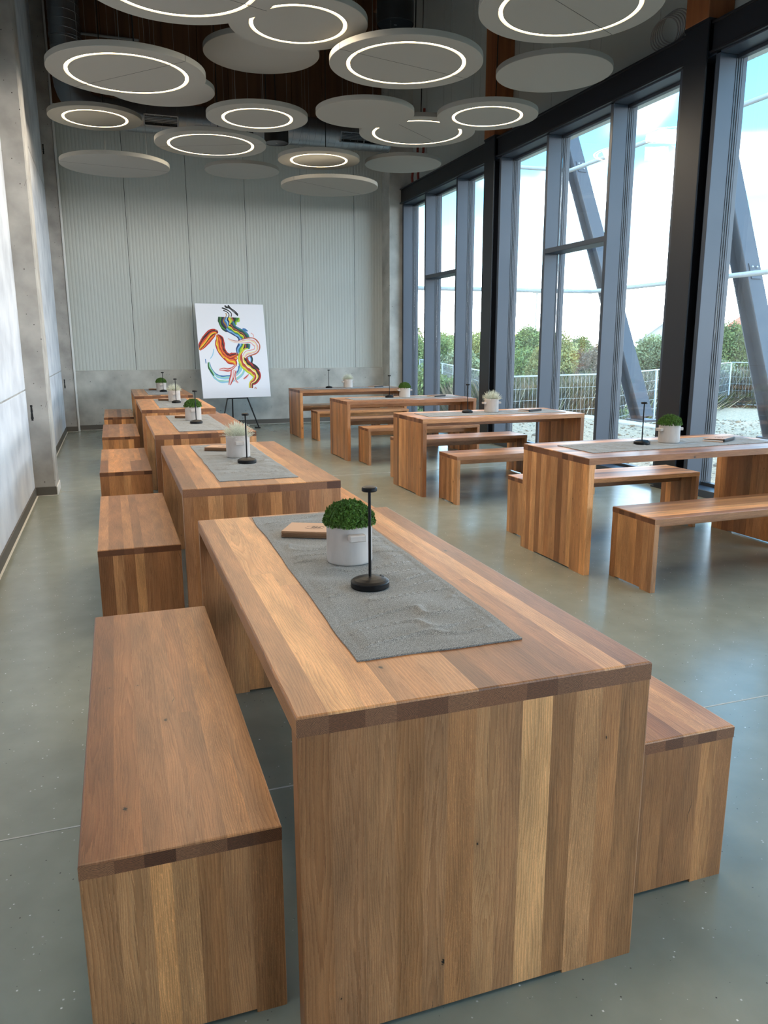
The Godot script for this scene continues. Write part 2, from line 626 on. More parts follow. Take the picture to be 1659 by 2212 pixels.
# ================================================================ the room
func build_room() -> void:
	# floor: one poured resin floor with pale joints every six metres
	var floor_ := structure("floor", box_mesh(Vector3(-1.2, -0.2, BACK_Z - 0.3), Vector3(5.56, 0.0, FRONT_Z + 0.3)), M.floor, Vector3.ZERO, "grey-green resin floor with white flecks and pale joints")
	for z in [-8.3, -2.3, 3.7]:
		part(floor_, "joint", box_mesh(Vector3(-0.77, -0.004, z - 0.003), Vector3(5.28, 0.0012, z + 0.003)), M.joint)
	# wall of the camera's end, with unseen glazed bays added to light the foreground
	var wf := struct_root("wall_front", "concrete entrance end of the hall with two added glazed bays")
	part(wf, "wall_panel", box_mesh(Vector3(-1.2, HEAD, FRONT_Z), Vector3(6.0, CEIL, FRONT_Z + 0.3)), M.concrete)
	part(wf, "wall_panel", box_mesh(Vector3(-1.2, 0, FRONT_Z), Vector3(2.88, HEAD, FRONT_Z + 0.3)), M.concrete)
	part(wf, "wall_panel", box_mesh(Vector3(5.2, 0, FRONT_Z), Vector3(6.0, HEAD, FRONT_Z + 0.3)), M.concrete)
	for k in 2:
		var fx := 2.88 + 1.16 * k
		part(wf, "mullion", box_mesh(Vector3(fx, 0, FRONT_Z + 0.05), Vector3(fx + 0.06, HEAD, FRONT_Z + 0.24), 0.003), M.steel)
		part(wf, "pane", box_mesh(Vector3(fx + 0.06, 0.0, FRONT_Z + 0.2), Vector3(fx + 1.16, HEAD, FRONT_Z + 0.224)), M.glass)
	# long wall: lime-washed precast panels between concrete pillars
	var wl := struct_root("wall_left", "lime-washed concrete panel wall between raw concrete pillars")
	var edges := [[-14.29, -8.55], [-8.15, -2.41], [-2.01, FRONT_Z]]
	for e in edges:
		part(wl, "wall_panel", box_mesh(Vector3(-1.1, 0, e[0]), Vector3(WALL_X, 1.022, e[1])), M.lime)
		part(wl, "wall_panel", box_mesh(Vector3(-1.1, 1.036, e[0]), Vector3(WALL_X, 3.9, e[1])), M.lime)
		part(wl, "wall_panel", box_mesh(Vector3(-1.1, 3.914, e[0]), Vector3(WALL_X, CEIL, e[1])), M.lime)
		part(wl, "wall_joint", box_mesh(Vector3(-1.1, 1.02, e[0]), Vector3(WALL_X - 0.008, 1.04, e[1])), M.concrete)
		part(wl, "wall_joint", box_mesh(Vector3(-1.1, 3.895, e[0]), Vector3(WALL_X - 0.008, 3.92, e[1])), M.concrete)
	var n := 1
	for z in [[-8.55, -8.15], [-2.41, -2.01], [-14.6, -14.29]]:
		var pl := struct_root("pillar", "raw concrete pillar with pinholes standing out of the long wall")
		part(pl, "shaft", box_mesh(Vector3(-1.1, 0, z[0]), Vector3(-0.575, CEIL, z[1]), 0.012), M.concrete)
		# black strips on the pillar's face paint the dark inside open cable slots
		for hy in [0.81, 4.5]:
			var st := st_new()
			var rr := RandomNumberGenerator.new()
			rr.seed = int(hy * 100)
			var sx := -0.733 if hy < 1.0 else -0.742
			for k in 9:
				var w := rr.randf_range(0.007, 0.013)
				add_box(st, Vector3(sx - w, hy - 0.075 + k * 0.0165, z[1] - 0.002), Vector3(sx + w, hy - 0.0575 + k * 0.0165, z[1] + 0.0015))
			part(pl, "painted_slot", st.commit(), M.black)
		n += 1
	# skirting along the long wall, round the pillars and along the end wall
	var bl := struct_root("baseboard_left", "grey-brown coved skirting with a pale sealant line")
	for e in edges:
		part(bl, "skirting", box_mesh(Vector3(WALL_X, 0, e[0]), Vector3(WALL_X + 0.012, 0.085, e[1]), 0.002), M.base)
		part(bl, "sealant", box_mesh(Vector3(WALL_X + 0.012, 0, e[0]), Vector3(WALL_X + 0.026, 0.003, e[1])), M.caulk)
	for z in [[-8.55, -8.15], [-2.41, -2.01], [-14.6, -14.29]]:
		part(bl, "skirting", box_mesh(Vector3(WALL_X + 0.012, 0, z[1]), Vector3(-0.575, 0.085, z[1] + 0.012), 0.002), M.base)
		part(bl, "sealant", box_mesh(Vector3(WALL_X + 0.024, 0, z[1] + 0.012), Vector3(-0.575, 0.003, z[1] + 0.026)), M.caulk)
		part(bl, "skirting", box_mesh(Vector3(-0.575, 0, maxf(z[0], BACK_Z)), Vector3(-0.563, 0.085, z[1] + 0.012), 0.002), M.white_trim)
	part(bl, "corner_rail", box_mesh(Vector3(-0.578, 0.0, -14.30), Vector3(-0.548, CEIL, -14.27), 0.004), M.white_trim)
	# end wall: concrete upstand, then ribbed sandwich panels, timber boarding above
	var wb := struct_root("wall_back", "ribbed pale grey metal panels above a concrete upstand")
	part(wb, "upstand", box_mesh(Vector3(-1.1, 0, BACK_Z - 0.3), Vector3(5.6, 1.02, BACK_Z), 0.008), M.dado)
	var xs := [-0.62, 0.45, 1.47, 2.47, 3.48, 4.49, 5.45]
	for i in range(xs.size() - 1):
		part(wb, "ribbed_panel", ribbed_panel(xs[i] + 0.004, xs[i + 1] - 0.004, 1.02, 5.25, BACK_Z - 0.045), M.panel)
	part(wb, "backing", box_mesh(Vector3(-1.1, 1.0, BACK_Z - 0.3), Vector3(5.6, CEIL, BACK_Z - 0.075)), M.black)
	var bx := -0.8
	var rr2 := RandomNumberGenerator.new()
	rr2.seed = 3
	while bx < 5.5:
		var bw := rr2.randf_range(0.42, 0.6)
		part(wb, "timber_board", box_mesh(Vector3(bx, 5.262, BACK_Z - 0.08), Vector3(minf(bx + bw, 5.56) - 0.006, CEIL, BACK_Z - 0.05), 0.003), M.board)
		bx += bw
	part(wb, "conduit", tube([Vector3(-0.12, 6.31, -14.49), Vector3(0.84, 6.31, -14.49)], 0.02, 8), M.cable_grey)
	var bb := struct_root("baseboard_back", "grey skirting along the concrete upstand")
	part(bb, "skirting", box_mesh(Vector3(-0.563, 0, BACK_Z), Vector3(5.03, 0.085, BACK_Z + 0.012), 0.002), M.base)
	part(bb, "sealant", box_mesh(Vector3(-0.563, 0, BACK_Z + 0.012), Vector3(5.03, 0.003, BACK_Z + 0.03)), M.caulk)
	var cp := struct_root("corner_pillar", "pale concrete corner pillar between the end wall and the glazing")
	part(cp, "shaft", box_mesh(Vector3(5.04, 0, BACK_Z - 0.2), Vector3(5.56, CEIL, -14.11), 0.01), M.dado)

func ribbed_panel(x0: float, x1: float, y0: float, y1: float, z: float) -> ArrayMesh:
	var st := st_new()
	var n := int(round((x1 - x0) / 0.057))
	var w := (x1 - x0) / n
	var back := Vector3((x0 + x1) * 0.5, (y0 + y1) * 0.5, z - 0.5)
	for i in n:
		var a := x0 + i * w
		var pts := [[a, -0.0], [a + w * 0.30, 0.0], [a + w * 0.42, 0.0024], [a + w * 0.88, 0.0024], [a + w, 0.0]]
		for k in range(pts.size() - 1):
			var p0 := Vector3(pts[k][0], y0, z + pts[k][1])
			var p1 := Vector3(pts[k + 1][0], y0, z + pts[k + 1][1])
			face(st, [p0, p1, p1 + Vector3(0, y1 - y0, 0), p0 + Vector3(0, y1 - y0, 0)], back)
	add_box(st, Vector3(x0, y0, z - 0.03), Vector3(x1, y1, z - 0.0005))
	return st.commit()

# ================================================================ glazing
const COLS := [-10.46, -6.36, -2.26, 1.84]
const MULL := [4.4, 3.31, 2.07, 0.52, -0.79, -2.03, -3.58, -4.89, -6.13, -7.68, -8.99, -10.23, -11.66, -12.95, -14.03]

func build_facade() -> void:
	var mull := mullion_mesh(0.07, HEAD)
	for i in MULL.size():
		var z: float = MULL[i]
		var w := struct_root("window_%d" % (i + 1), "tall pane between blue-grey metal mullions")
		part(w, "mullion", mull, M.steel, Vector3(0, 0, z))
		var bead := st_new()
		for s in [-1.0, 1.0]:
			for k in 3:
				add_box(bead, Vector3(5.462 + k * 0.021, 0.07, z + s * (0.0275 + k * 0.005) - 0.004), Vector3(5.462 + k * 0.021 + 0.017, HEAD, z + s * (0.0275 + k * 0.005) + 0.004), 0.001)
		part(w, "glazing_bead", bead.commit(), M.steel_bead)
		part(w, "outer_cap", box_mesh(Vector3(5.525, 0.0, z - 0.04), Vector3(5.575, HEAD + 0.1, z + 0.04), 0.003), M.steel_bead)
		if i == MULL.size() - 1:
			continue
		var z1: float = MULL[i + 1]
		part(w, "sill", box_mesh(Vector3(FX, 0.0, z1 + 0.0275), Vector3(5.545, 0.072, z - 0.0275), 0.003), M.steel)
		part(w, "head", box_mesh(Vector3(FX + 0.004, HEAD, z1 + 0.0275), Vector3(5.545, HEAD + 0.06, z - 0.0275), 0.003), M.steel)
		var edge := st_new()
		for y in [0.072, HEAD - 0.03]:
			add_box(edge, Vector3(5.47, y, z1 + 0.0275), Vector3(5.53, y + 0.03, z - 0.0275), 0.002)
		part(w, "pane_edge", edge.commit(), M.steel_bead)
		var cuts := [0.09, HEAD - 0.02]
		if i % 3 == 0:
			var tr := box_mesh(Vector3(FX + 0.004, 2.555, z1 + 0.0275), Vector3(5.53, 2.615, z - 0.0275), 0.003)
			part(w, "transom", tr, M.steel)
			cuts = [0.09, 2.565, HEAD - 0.02]
		for k in range(cuts.size() - 1):
			part(w, "pane", box_mesh(Vector3(5.495, cuts[k], z1 + 0.01), Vector3(5.519, cuts[k + 1], z - 0.01)), M.glass)
	# dark steel columns: wide-flange sections with a glulam post on top
	for c in COLS:
		var col := struct_root("steel_column", "dark wide-flange steel column with a glulam post on its head")
		part(col, "flange", box_mesh(Vector3(5.22, 0, c - 0.15), Vector3(5.24, 4.25, c + 0.15), 0.002), M.column)
		part(col, "web", box_mesh(Vector3(5.24, 0, c - 0.007), Vector3(5.44, 4.25, c + 0.007)), M.column)
		part(col, "flange", box_mesh(Vector3(5.44, 0, c - 0.15), Vector3(5.46, 4.25, c + 0.15), 0.002), M.column)
		part(col, "base_plate", box_mesh(Vector3(5.20, 0, c - 0.17), Vector3(5.46, 0.012, c + 0.17)), M.column)
		part(col, "head_plate", box_mesh(Vector3(5.215, 4.235, c - 0.16), Vector3(5.50, 4.255, c + 0.16)), M.column)
		part(col, "timber_post", box_mesh(Vector3(5.215, 4.255, c - 0.16), Vector3(5.50, CEIL, c + 0.14), 0.008), M.glulam)
		part(col, "mullion", mull, M.steel, Vector3(0, 0, c - 0.23))
	# edge beam over the heads
	var eb := struct_root("trim_1", "dark steel edge beam above the glazing")
	var ends := [BACK_Z, -10.62, -10.30, -6.52, -6.20, -2.42, -2.10, 1.68, 2.0, FRONT_Z]
	for i in range(0, ends.size(), 2):
		part(eb, "beam_web", box_mesh(Vector3(5.27, 3.985, ends[i]), Vector3(5.29, 4.21, ends[i + 1])), M.column)
		part(eb, "beam_flange", box_mesh(Vector3(5.245, 3.965, ends[i]), Vector3(5.50, 3.985, ends[i + 1]), 0.002), M.column)
		part(eb, "beam_flange", box_mesh(Vector3(5.245, 4.205, ends[i]), Vector3(5.50, 4.225, ends[i + 1]), 0.002), M.column)
	# grey panels above the beam
	var wr := struct_root("wall_right", "grey upright panels above the glazing")
	var z2 := BACK_Z
	while z2 < FRONT_Z:
		part(wr, "wall_panel", box_mesh(Vector3(5.5, 4.0, z2 + 0.004), Vector3(5.8, CEIL, minf(z2 + 1.03, FRONT_Z) - 0.004), 0.003), M.panel)
		z2 += 1.03
	part(wr, "wall_end", box_mesh(Vector3(5.28, 0, 4.43), Vector3(5.8, 4.0, FRONT_Z)), M.panel)
	part(wr, "wall_end", box_mesh(Vector3(5.54, 0, BACK_Z - 0.3), Vector3(5.575, 4.0, -14.07)), M.panel)
	part(wr, "ground_beam", box_mesh(Vector3(5.54, -0.6, BACK_Z - 0.3), Vector3(5.66, 0.03, FRONT_Z)), M.kerb)

func mullion_mesh(y0: float, y1: float) -> ArrayMesh:
	return box_mesh(Vector3(FX, y0, -0.0275), Vector3(5.462, y1, 0.0275), 0.003)

# ================================================================ roof
func build_roof() -> void:
	structure("ceiling", box_mesh(Vector3(-1.2, CEIL, BACK_Z - 0.3), Vector3(5.8, CEIL + 0.25, FRONT_Z + 0.3)), M.ceiling, Vector3.ZERO, "dark roof deck high above the hall")
	for c in COLS:
		var b := structure("roof_beam", box_mesh(Vector3(WALL_X, 6.75, c - 0.1), Vector3(5.5, 7.5, c + 0.1), 0.008), M.glulam)
		b.set_meta("label", "glulam roof beam across the hall")
	for x in [4.95, 2.95, 1.0]:
		var b := structure("purlin", box_mesh(Vector3(x - 0.08, 7.2, BACK_Z), Vector3(x + 0.08, CEIL, FRONT_Z), 0.006), M.glulam)
		b.set_meta("label", "timber purlin under the roof deck")

# ================================================================ planks, tables, benches
# a board lying along z from 0 to l, across x from 0 to w, up to t; fl = [low-x edge, high-x edge, start, end] rounded
func plank(w: float, t: float, l: float, fl: Array, r: RandomNumberGenerator) -> ArrayMesh:
	var c := 0.0045
	var sec := [Vector2(0, 0), Vector2(w, 0)]
	sec.append_array([Vector2(w, t - c), Vector2(w - 0.3 * c, t - 0.3 * c), Vector2(w - c, t)] if fl[1] else [Vector2(w, t)])
	sec.append_array([Vector2(c, t), Vector2(0.3 * c, t - 0.3 * c), Vector2(0, t - c)] if fl[0] else [Vector2(0, t)])
	var sta := [[0.0, 0.0]]
	if fl[2]:
		sta = [[0.0, c], [0.3 * c, 0.3 * c], [c, 0.0]]
	if fl[3]:
		sta.append_array([[l - c, 0.0], [l - 0.3 * c, 0.3 * c], [l, c]])
	else:
		sta.append([l, 0.0])
	var strip := r.randi() % STRIPS
	var off := r.randf() * maxf(0.0, 1.0 - l / STRIP_LEN)
	var back := r.randf() < 0.5
	var flip := r.randf() < 0.5
	var tint := r.randi() % wood_tints.size()
	var st := st_new()
	var mid := Vector3(w * 0.5, t * 0.5, l * 0.5)
	var ring := func(s: Array) -> Array:
		var o := []
		for q in sec:
			o.append(Vector3(q.x, minf(q.y, t - s[1]), s[0]))
		return o
	for k in range(sta.size() - 1):
		var a: Array = ring.call(sta[k])
		var b: Array = ring.call(sta[k + 1])
		for i in sec.size():
			var j := (i + 1) % sec.size()
			var uv := []
			for q in [a[i], a[j], b[j], b[i]]:
				var across: float = q.x / maxf(w, STRIP_WIDE)
				if absf(sec[i].x - sec[j].x) < 0.2 * c:
					across = q.y / STRIP_WIDE * 0.8 + 0.1
				if flip:
					across = 1.0 - across
				uv.append(Vector2((l - q.z if back else q.z) / STRIP_LEN + off, (strip + 0.015 + 0.97 * clampf(across, 0.0, 1.0)) / STRIPS))
			face(st, [a[i], a[j], b[j], b[i]], mid, uv)
	var mesh := ArrayMesh.new()
	st.set_material(wood_tints[tint])
	st.commit(mesh)
	var se := st_new()
	var eo := Vector2(r.randf(), floorf(r.randf() * 4.0) / 4.0 + 0.02)
	for e in [0, sta.size() - 1]:
		var poly: Array = ring.call(sta[e])
		var uv := []
		for q in poly:
			uv.append(Vector2(q.x, t - q.y) / 0.18 * 0.85 + eo)
		face(se, poly, mid, uv)
	se.set_material(end_tints[r.randi() % end_tints.size()])
	se.commit(mesh)
	return mesh

func plank_widths(total: float, r: RandomNumberGenerator) -> Array:
	var n := int(round(total / 0.0615))
	var ws := []
	var sum := 0.0
	for i in n:
		var w := r.randf_range(0.75, 1.25)
		ws.append(w)
		sum += w
	return ws.map(func(w): return w / sum * total)

# frame: origin at the low corner; u along the length (local -z), v across (local +x)
func slab_table(root: Node3D, length: float, wide: float, tall: float, thick: float, top_name: String, split: bool, seed_: int) -> void:
	var r := RandomNumberGenerator.new()
	r.seed = seed_
	var top := Node3D.new()
	top.name = top_name
	root.add_child(top)
	var ws := plank_widths(wide, r)
	var x := 0.0
	for i in ws.size():
		var w: float = ws[i]
		var cut := length
		if split and r.randf() < 0.35:
			cut = length * r.randf_range(0.25, 0.75)
		var edge := [i == 0, i == ws.size() - 1]
		# boards run along -z: placed with their far end first
		if cut < length:
			part(top, "plank", plank(w, thick, cut, [edge[0], edge[1], false, true], r), null, Vector3(x, tall - thick, -cut))
			part(top, "plank", plank(w, thick, length - cut, [edge[0], edge[1], true, false], r), null, Vector3(x, tall - thick, -length))
		else:
			part(top, "plank", plank(w, thick, length, [edge[0], edge[1], true, true], r), null, Vector3(x, tall - thick, -length))
		x += w
	for s in 2:
		var panel := Node3D.new()
		panel.name = "end_panel"
		root.add_child(panel, true)
		var pw := plank_widths(wide, r)
		x = 0.0
		for i in pw.size():
			var w: float = pw[i]
			var mid := (x + w * 0.5) / wide
			var foot := 0.009 if mid > 0.2 and mid < 0.8 else 0.0
			var h := tall - thick - foot
			# the board's own z runs upwards; its face looks out of the table
			var m: ArrayMesh
			var o: MeshInstance3D
			if s == 0:
				m = plank(w, thick, h, [i == 0, i == pw.size() - 1, false, false], r)
				o = part(panel, "plank", m, null)
				# rotate: board x -> +x, board y (face) -> +z, board z -> -y
				o.basis = Basis(Vector3(1, 0, 0), Vector3(0, 0, 1), Vector3(0, -1, 0))
				o.position = Vector3(x, tall - thick, -thick)
			else:
				m = plank(w, thick, h, [i == pw.size() - 1, i == 0, false, false], r)
				o = part(panel, "plank", m, null)
				o.basis = Basis(Vector3(-1, 0, 0), Vector3(0, 0, -1), Vector3(0, -1, 0))
				o.position = Vector3(x + w, tall - thick, -length + thick)
			x += w
	var rail := plank(0.07, 0.028, length - 2.0 * thick, [true, true, false, false], r)
	var ro := part(root, "rail", rail, null)
	ro.basis = Basis(Vector3(0, -1, 0), Vector3(1, 0, 0), Vector3(0, 0, 1))
	ro.position = Vector3(wide * 0.5 - 0.014, tall - thick, -length + thick)

const TL := 1.785
const TW := 0.803
const TH := 0.75
const BLEN := 1.492
const BW := 0.4025
const BH := 0.447
const ORD := ["first", "second", "third", "fourth", "fifth"]

func build_tables() -> void:
	# [x, z, turn in degrees, pot u, v, lamp u, v]
	var wall_row := [
		[0.2837, -1.3196, -0.24, 1.005, 0.404, 0.717, 0.380],
		[0.2935, -3.8284, -0.26, 1.035, 0.429, 0.755, 0.438],
		[0.2991, -6.3438, -0.2, 1.11, 0.408, 0.791, 0.402],
		[0.3005, -8.9289, 0.0, 1.2, 0.445, 0.9, 0.443],
		[0.3022, -11.4672, -0.08, 1.14, 0.436, 0.85, 0.448]]
	var wall_bench := [[-0.129, -1.447, -0.41], [-0.1211, -3.9533, -0.08], [-0.1341, -6.5026, -0.17], [-0.1333, -9.0902, -0.22], [-0.1227, -11.6601, -0.18]]
	for i in 5:
		var w: Array = wall_row[i]
		var which: String = ORD[4 - i]
		var t := thing("dining_table", "solid oak slab table, %s from the end wall in the row beside the concrete wall" % which, "table", Vector3(w[0], 0, w[1]), deg_to_rad(w[2]), "slab tables beside the concrete wall")
		slab_table(t, TL, TW, TH, 0.042, "tabletop", i < 2, 10 + i)
		var b: Array = wall_bench[i]
		var bt := thing("bench", "oak bench between the concrete wall and the %s table from the end wall" % which, "bench", Vector3(b[0], 0, b[1]), deg_to_rad(b[2]), "benches along the concrete wall")
		slab_table(bt, BLEN, BW, BH, 0.034, "seat", i < 3, 30 + i)
		var b2 := thing("bench", "oak bench on the aisle side of the %s table in the concrete-wall row" % which, "bench", Vector3(1.096 + 0.004 * i, 0, w[1] - 0.155), deg_to_rad(0.1 * i - 0.2), "benches on the aisle side")
		slab_table(b2, BLEN, BW, BH, 0.034, "seat", i < 1, 50 + i)
		set_table(t, i, which + " concrete-wall table from the end wall", w[3], w[4], w[5], w[6], i % 2 == 0, false)
	# window row: the long side points at the glazing
	var win_row := [
		[2.7498, -4.0374, 0.50, 0.985, 0.475, 0.735, 0.45],
		[2.7596, -6.789, 0.34, 0.97, 0.48, 0.69, 0.47],
		[2.7651, -9.3106, 0.27, 0.95, 0.47, 0.735, 0.48],
		[2.7776, -11.9155, 0.34, 0.926, 0.47, 0.60, 0.47]]
	var win_bench := [[2.915, -3.5959, 0.5], [2.9119, -6.3329, 0.5], [2.902, -8.882, 0.1], [2.945, -11.4992, 0.4]]
	var win_back := [[2.8711, -4.893, 0.0], [2.885, -7.645, 0.2], [2.89, -10.17, 0.1], [2.90, -12.77, 0.2]]
	for i in 4:
		var w: Array = win_row[i]
		var which: String = ORD[3 - i]
		# local -z is the length: turned so that it points along +x; local +x then points to +z, so v is mirrored by placing the far edge
		var turn := deg_to_rad(-90.0 + w[2])
		var bas := Basis(Vector3.UP, turn)
		var t := thing("dining_table", "solid oak slab table, %s from the end wall in the row by the windows" % which, "table", Vector3(w[0], 0, w[1]) - bas * Vector3(TW, 0, 0), turn, "slab tables by the windows")
		slab_table(t, TL, TW, TH, 0.042, "tabletop", false, 70 + i)
		var b: Array = win_bench[i]
		turn = deg_to_rad(-90.0 + b[2])
		bas = Basis(Vector3.UP, turn)
		var bt := thing("bench", "oak bench on the entrance side of the %s table from the end wall, window row" % which, "bench", Vector3(b[0], 0, b[1]) - bas * Vector3(BW, 0, 0), turn, "benches of the window row, entrance side")
		slab_table(bt, BLEN, BW, BH, 0.034, "seat", false, 80 + i)
		b = win_back[i]
		turn = deg_to_rad(-90.0 + b[2])
		bas = Basis(Vector3.UP, turn)
		var b2 := thing("bench", "oak bench on the end-wall side of the %s table from the end wall, window row" % which, "bench", Vector3(b[0], 0, b[1]) - bas * Vector3(BW, 0, 0), turn, "benches of the window row, end-wall side")
		slab_table(b2, BLEN, BW, BH, 0.034, "seat", false, 90 + i)
		set_table(t, 5 + i, which + " window-row table from the end wall", w[3], TW - w[4], w[5], TW - w[6], i % 2 == 0, true)

# ---------------------------------------------------------------- what stands on a table
func set_table(t: Node3D, k: int, where: String, pu: float, pv: float, lu: float, lv: float, green: bool, turned: bool) -> void:
	var f := t.transform
	var r := RandomNumberGenerator.new()
	r.seed = 500 + k
	# runner
	var ro := Vector2(0.186 if k == 0 else 0.2, 0.215 if k == 0 else 0.15)
	var under := [Vector3(pv - ro.x, pu - ro.y, 0.085), Vector3(lv - ro.x, lu - ro.y, 0.072), Vector3((0.385 if not turned else TW - 0.43) - ro.x, 1.395 - ro.y, 0.165)]
	var run := part(self, "table_runner", runner_mesh(1.53, 0.412, 700 + k, 72 if k == 0 else 48 if k == 1 else 28, under), M.cloth)
	run.transform = f * Transform3D(Basis(Vector3.UP, deg_to_rad([-0.9, 0.3, 0.4, -0.5, 0.2, 1.0, -0.6, 0.4, 0.2][k])), Vector3(ro.x, TH, -ro.y))
	meta(run, "grey woven cloth runner on the " + where, "table runner", "grey runners on the tables")
	# pot with plant
	var at := f * Vector3(pv, TH + 0.0032, -pu)
	var kind := "dense green" if green else "wiry silver"
	var pl := thing("potted_plant", "%s plant in pale pot on the %s" % [kind, where], "plant", at, f.basis.get_euler().y, "potted plants on the tables")
	plant(pl, green, k)
	# lamp
	at = f * Vector3(lv, TH + 0.0032, -lu)
	var lamp := thing("table_lamp", "slim black table lamp on the " + where, "lamp", at, f.basis.get_euler().y + r.randf_range(-0.6, 0.6), "black table lamps")
	table_lamp(lamp)
	# menu
	at = f * Vector3(0.385 if not turned else TW - 0.43, TH + 0.0032, -1.395)
	var mn := thing("menu", "wood-covered menu with burnt-in emblem on the " + where, "menu", at, f.basis.get_euler().y + deg_to_rad(-27.0 if not turned else 118.0 + r.randf_range(-6, 6)), "wooden menus")
	menu(mn, turned)

func runner_mesh(l: float, w: float, seed_: int, nx: int, under: Array) -> ArrayMesh:
	var n := noise(seed_, 1.0, 1)
	var n2 := noise(seed_ + 1, 1.0, 1)
	var nz := int(nx * 3.2)
	var hgt := func(x: float, z: float) -> float:
		var a := n.get_noise_2d(x * 1.7 + z * 1.2, z * 6.5 - x * 2.2)
		var fold := pow(maxf(0.0, 1.0 - absf(a) * 7.0), 1.6) * 0.0065
		var wave := 0.0045 * (n2.get_noise_2d(x * 5.0, z * 7.0) + 0.5)
		var d := minf(minf(x, w - x), minf(z, l - z))
		var inside := smoothstep(0.0, 0.06, d)
		for u in under:
			inside *= smoothstep(u.z, u.z + 0.05, Vector2(x, z).distance_to(Vector2(u.x, u.y)))
		var hem := 0.0014 if d < 0.021 else 0.0
		return 0.0028 + (fold + wave) * inside + hem
	var wob := func(x: float, z: float) -> Vector2:
		return Vector2(0.004 * n2.get_noise_2d(z * 4.0, x * 2.0 + 30.0), 0.004 * n2.get_noise_2d(x * 5.0 + 70.0, z))
	var st := st_new()
	var grid := []
	for j in nz + 1:
		var row := []
		for i in nx + 1:
			# denser rows at the hem
			var fx := float(i) / nx
			var fz := float(j) / nz
			var x := w * fx
			var z := l * fz
			var o: Vector2 = wob.call(x, z)
			row.append(Vector3(x + o.x, hgt.call(x, z), -z - o.y))
		grid.append(row)
	var nrm := func(i: int, j: int) -> Vector3:
		var dx: Vector3 = grid[j][mini(i + 1, nx)] - grid[j][maxi(i - 1, 0)]
		var dz: Vector3 = grid[mini(j + 1, nz)][i] - grid[maxi(j - 1, 0)][i]
		return dx.cross(dz).normalized()
	for j in nz:
		for i in nx:
			for e in [[i, j], [i + 1, j + 1], [i + 1, j], [i, j], [i, j + 1], [i + 1, j + 1]]:
				var v: Vector3 = grid[e[1]][e[0]]
				st.set_normal(nrm.call(e[0], e[1]))
				st.set_uv(Vector2(v.x, v.z))
				st.add_vertex(v)
	# the edge down to the table
	var rim := []
	for i in nx + 1:
		rim.append(grid[0][i])
	for j in range(1, nz + 1):
		rim.append(grid[j][nx])
	for i in range(nx - 1, -1, -1):
		rim.append(grid[nz][i])
	for j in range(nz - 1, 0, -1):
		rim.append(grid[j][0])
	var mid := Vector3(w * 0.5, 0, -l * 0.5)
	for i in rim.size():
		var a: Vector3 = rim[i]
		var b: Vector3 = rim[(i + 1) % rim.size()]
		face(st, [a, b, Vector3(b.x, 0.0004, b.z), Vector3(a.x, 0.0004, a.z)], mid, [Vector2(a.x, a.z), Vector2(b.x, b.z), Vector2(b.x, b.z + 0.003), Vector2(a.x, a.z + 0.003)])
	return st.commit()

var pot_mesh: ArrayMesh
var lug_mesh: ArrayMesh
var soil_mesh: ArrayMesh
var sprig: ArrayMesh
var silver_meshes: Array = []

